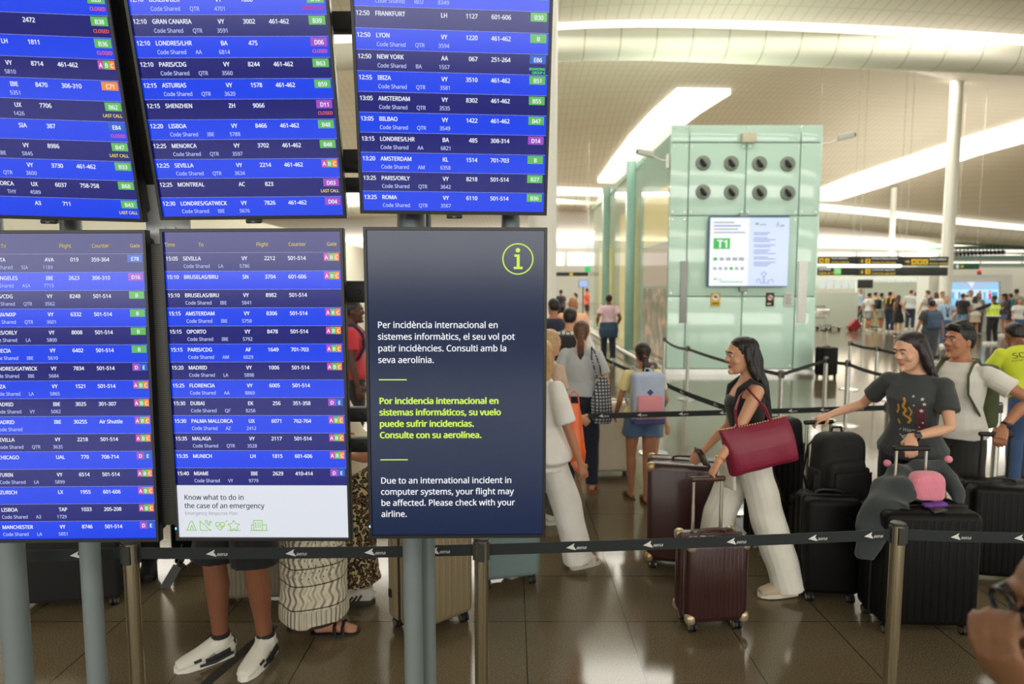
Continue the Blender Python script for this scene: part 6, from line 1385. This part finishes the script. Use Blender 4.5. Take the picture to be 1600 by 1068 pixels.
for zz in (1.0, 1.28): m.tube([S(tor((.232 * math.cos(a), -.004 + .178 * math.sin(a), zz))) for a in [2 * math.pi * q / 24 for q in range(24)]], (.010, .026), None, 6, closed=True)
m.build('reflective_stripe', REF, vest)
i = FI[1474]; m = MB(); S, tor = i['S'], i['tor']; m.tube([S(tor((-.07, .03, 1.45))), S(tor((-.04, .14, 1.30))), S(tor((0, .155, 1.10))), S(tor((.04, .14, 1.30))), S(tor((.07, .03, 1.45)))], .014, None, 6); m.box(S(tor((0, .165, 1.06))), (.07, .02, .10), None); m.build('lanyard', M((46, 54, 84), rough=.7), i['body'])
i = FI[1388]; m = MB(); S, tor = i['S'], i['tor']
for s in (-1, 1): m.tube([S(tor((s * .10, -.14, 1.2))), S(tor((s * .10, -.10, 1.42))), S(tor((s * .10, .04, 1.46))), S(tor((s * .11, .15, 1.3)))], (.024, .012), None, 8)
m.build('yellow_straps', M((220, 180, 40), rough=.7), i['body'])
i = FI[1566]; m = MB(); S, hd = i['S'], i['hd']; m.ball(S(hd((0, -.005, .085))), (.092, .105, .065), None, 12, i['HM']); m.tube([S(hd((0, .08, .075))), S(hd((0, .17, .06)))], [(.075, .01), (.05, .008)], None, 10); m.build('cap', M((30, 30, 34), rough=.8), i['body'])

# ---- things lying on the luggage
t = empty('backpack', (2.12, 4.09, .545), R(8), 'full black backpack standing on the black cabin suitcase', 'backpack'); BP = M((9, 9, 10), rough=.75, var=.3, bump=.3, bscale=120)
m = MB(); m.rbox((0, 0, .23), (.33, .20, .46), .08, None, 5); m.rbox((0, -.09, .17), (.27, .10, .28), .05, None, 4); meshobj('bag', fuse(m, .008, 4, fold_noise(.004, 5, 7), [BP]), t)
m = MB(); m.rbox((0, -.142, .14), (.22, .04, .19), .02, None, 3); m.build('front_pocket', BP, t)
for s in (-1, 1): m = MB(); m.rbox((s * .165, -.02, .14), (.04, .12, .20), .018, None, 3); m.build('side_pocket', BP, t)
for s in (-1, 1): m = MB(); m.tube([(s * .08, .10, .42), (s * .12, .14, .34), (s * .16, .12, .16), (s * .17, .02, .05), (s * .185, -.07, .20), (s * .19, -.07, .06)], (.020, .006), None, 8); m.build('strap', BP, t)
m = MB(); m.tube([(-.04, .02, .45), (-.03, .02, .49), (.03, .02, .49), (.04, .02, .45)], .008, None, 6); m.build('carry_loop', BP, t)
t = empty('shoulder_bag', (1.90, 4.44, .80), R(14), 'black bag slung over the tall black suitcase beside the backpack', 'bag'); m = MB(); m.rbox((0, 0, .11), (.26, .16, .25), .05, None, 4); meshobj('bag', fuse(m, .009, 4, fold_noise(.005, 9, 8), [BP]), t); m = MB(); m.tube([(-.13, 0, .15), (-.16, -.12, -.1), (-.10, -.17, -.3), (0, -.16, -.35), (.08, -.15, -.2), (.12, -.05, .15)], (.014, .005), None, 8); m.build('strap', BP, t)
JK = M((52, 60, 62), rough=.9, var=.12, bump=.2, bscale=160, sheen=.2)
def jp(px, py, Y): return at_y(px, py, Y)
m = MB()
m.tube([jp(1440, 730, 3.80), jp(1415, 738, 3.76), jp(1394, 757, 3.66), jp(1376, 790, 3.56), jp(1360, 830, 3.50), jp(1352, 872, 3.50)], [(.05, .045), (.075, .05), (.10, .05), (.105, .045), (.09, .04), (.05, .03)], None, 14)
m.tube([jp(1404, 745, 3.72), jp(1404, 768, 3.62), jp(1400, 792, 3.50)], [(.05, .04), (.075, .045), (.07, .04)], None, 14)
m.tube([jp(1440, 730, 3.80), jp(1468, 730, 3.78), jp(1486, 745, 3.72), jp(1494, 770, 3.66), jp(1497, 790, 3.62)], [(.045, .045), (.05, .05), (.055, .05), (.055, .045), (.05, .04)], None, 14)
m.tube([jp(1400, 742, 3.86), jp(1440, 734, 3.88), jp(1480, 742, 3.86)], [(.07, .05), (.085, .05), (.07, .05)], None, 12)
o = meshobj('jacket', fuse(m, .009, 5, fold_noise(.014, 6, 9), [JK])); tag(o, 'dark grey-green jacket draped over the handle of the big suitcase', 'jacket')
t = empty('plush_bag', (2.385, 3.60, .718), R(-4), 'fluffy pink plush bag tucked under the dark jacket on the suitcase', 'bag'); PK = M((232, 138, 160), rough=.95, var=.12, nscale=40, bump=.6, bscale=160, sheen=.5)
m = MB(); m.rbox((0, 0, .085), (.19, .12, .17), .05, None, 4); meshobj('body', fuse(m, .008, 3, fold_noise(.003, 8, 30), [PK]), t)
for q in (jp(1384, 724, 3.80), jp(1476, 716, 3.78)): m = MB(); m.ball(q - Vector(t.location), (.024, .02, .022), None, 10); m.build('ear', PK, t)
m = MB(); m.rbox(at_y(1461, 788, 3.52), (.12, .05, .022), .008, None, 2, Matrix.Rotation(R(-6), 3, 'Y')); m.rbox(at_y(1449, 789, 3.50), (.05, .04, .018), .006, M((40, 30, 50), rough=.6), 2); m.mats = [M((110, 60, 160), rough=.6)] + m.mats; m.m = [1 if q else 0 for q in [0] * (len(m.f))]
o = m.build('luggage_strap', M((110, 60, 160), rough=.6)); tag(o, 'purple strap lying on top of the big black suitcase', 'strap')
t = empty('luggage_tag', at_y(1466, 800, 3.44), 0, 'small dark luggage tag on the top edge of the big suitcase', 'luggage tag'); m = MB(); m.rbox((0, 0, .012), (.075, .05, .01), .004, None, 2, Matrix.Rotation(R(-14), 3, 'Y')); m.build('card', M((38, 38, 40), rough=.4), t); m = MB(); m.tube([(-.02, 0, .016), (-.04, .03, .02), (-.035, .06, .02)], .004, None, 6); m.build('loop', M((60, 60, 60), rough=.5), t)
m = MB(); m.box((-1.52, 2.95, .001), (.055, 1.2, .003), None, Matrix.Rotation(R(-14), 3, 'Z')); struct(m.build('trim_7', M((40, 38, 34), rough=.6), smooth=False), 'dark joint strip set in the floor by the trainers')
# ---- workbench scene is no longer needed
bpy.data.scenes.remove(TS)
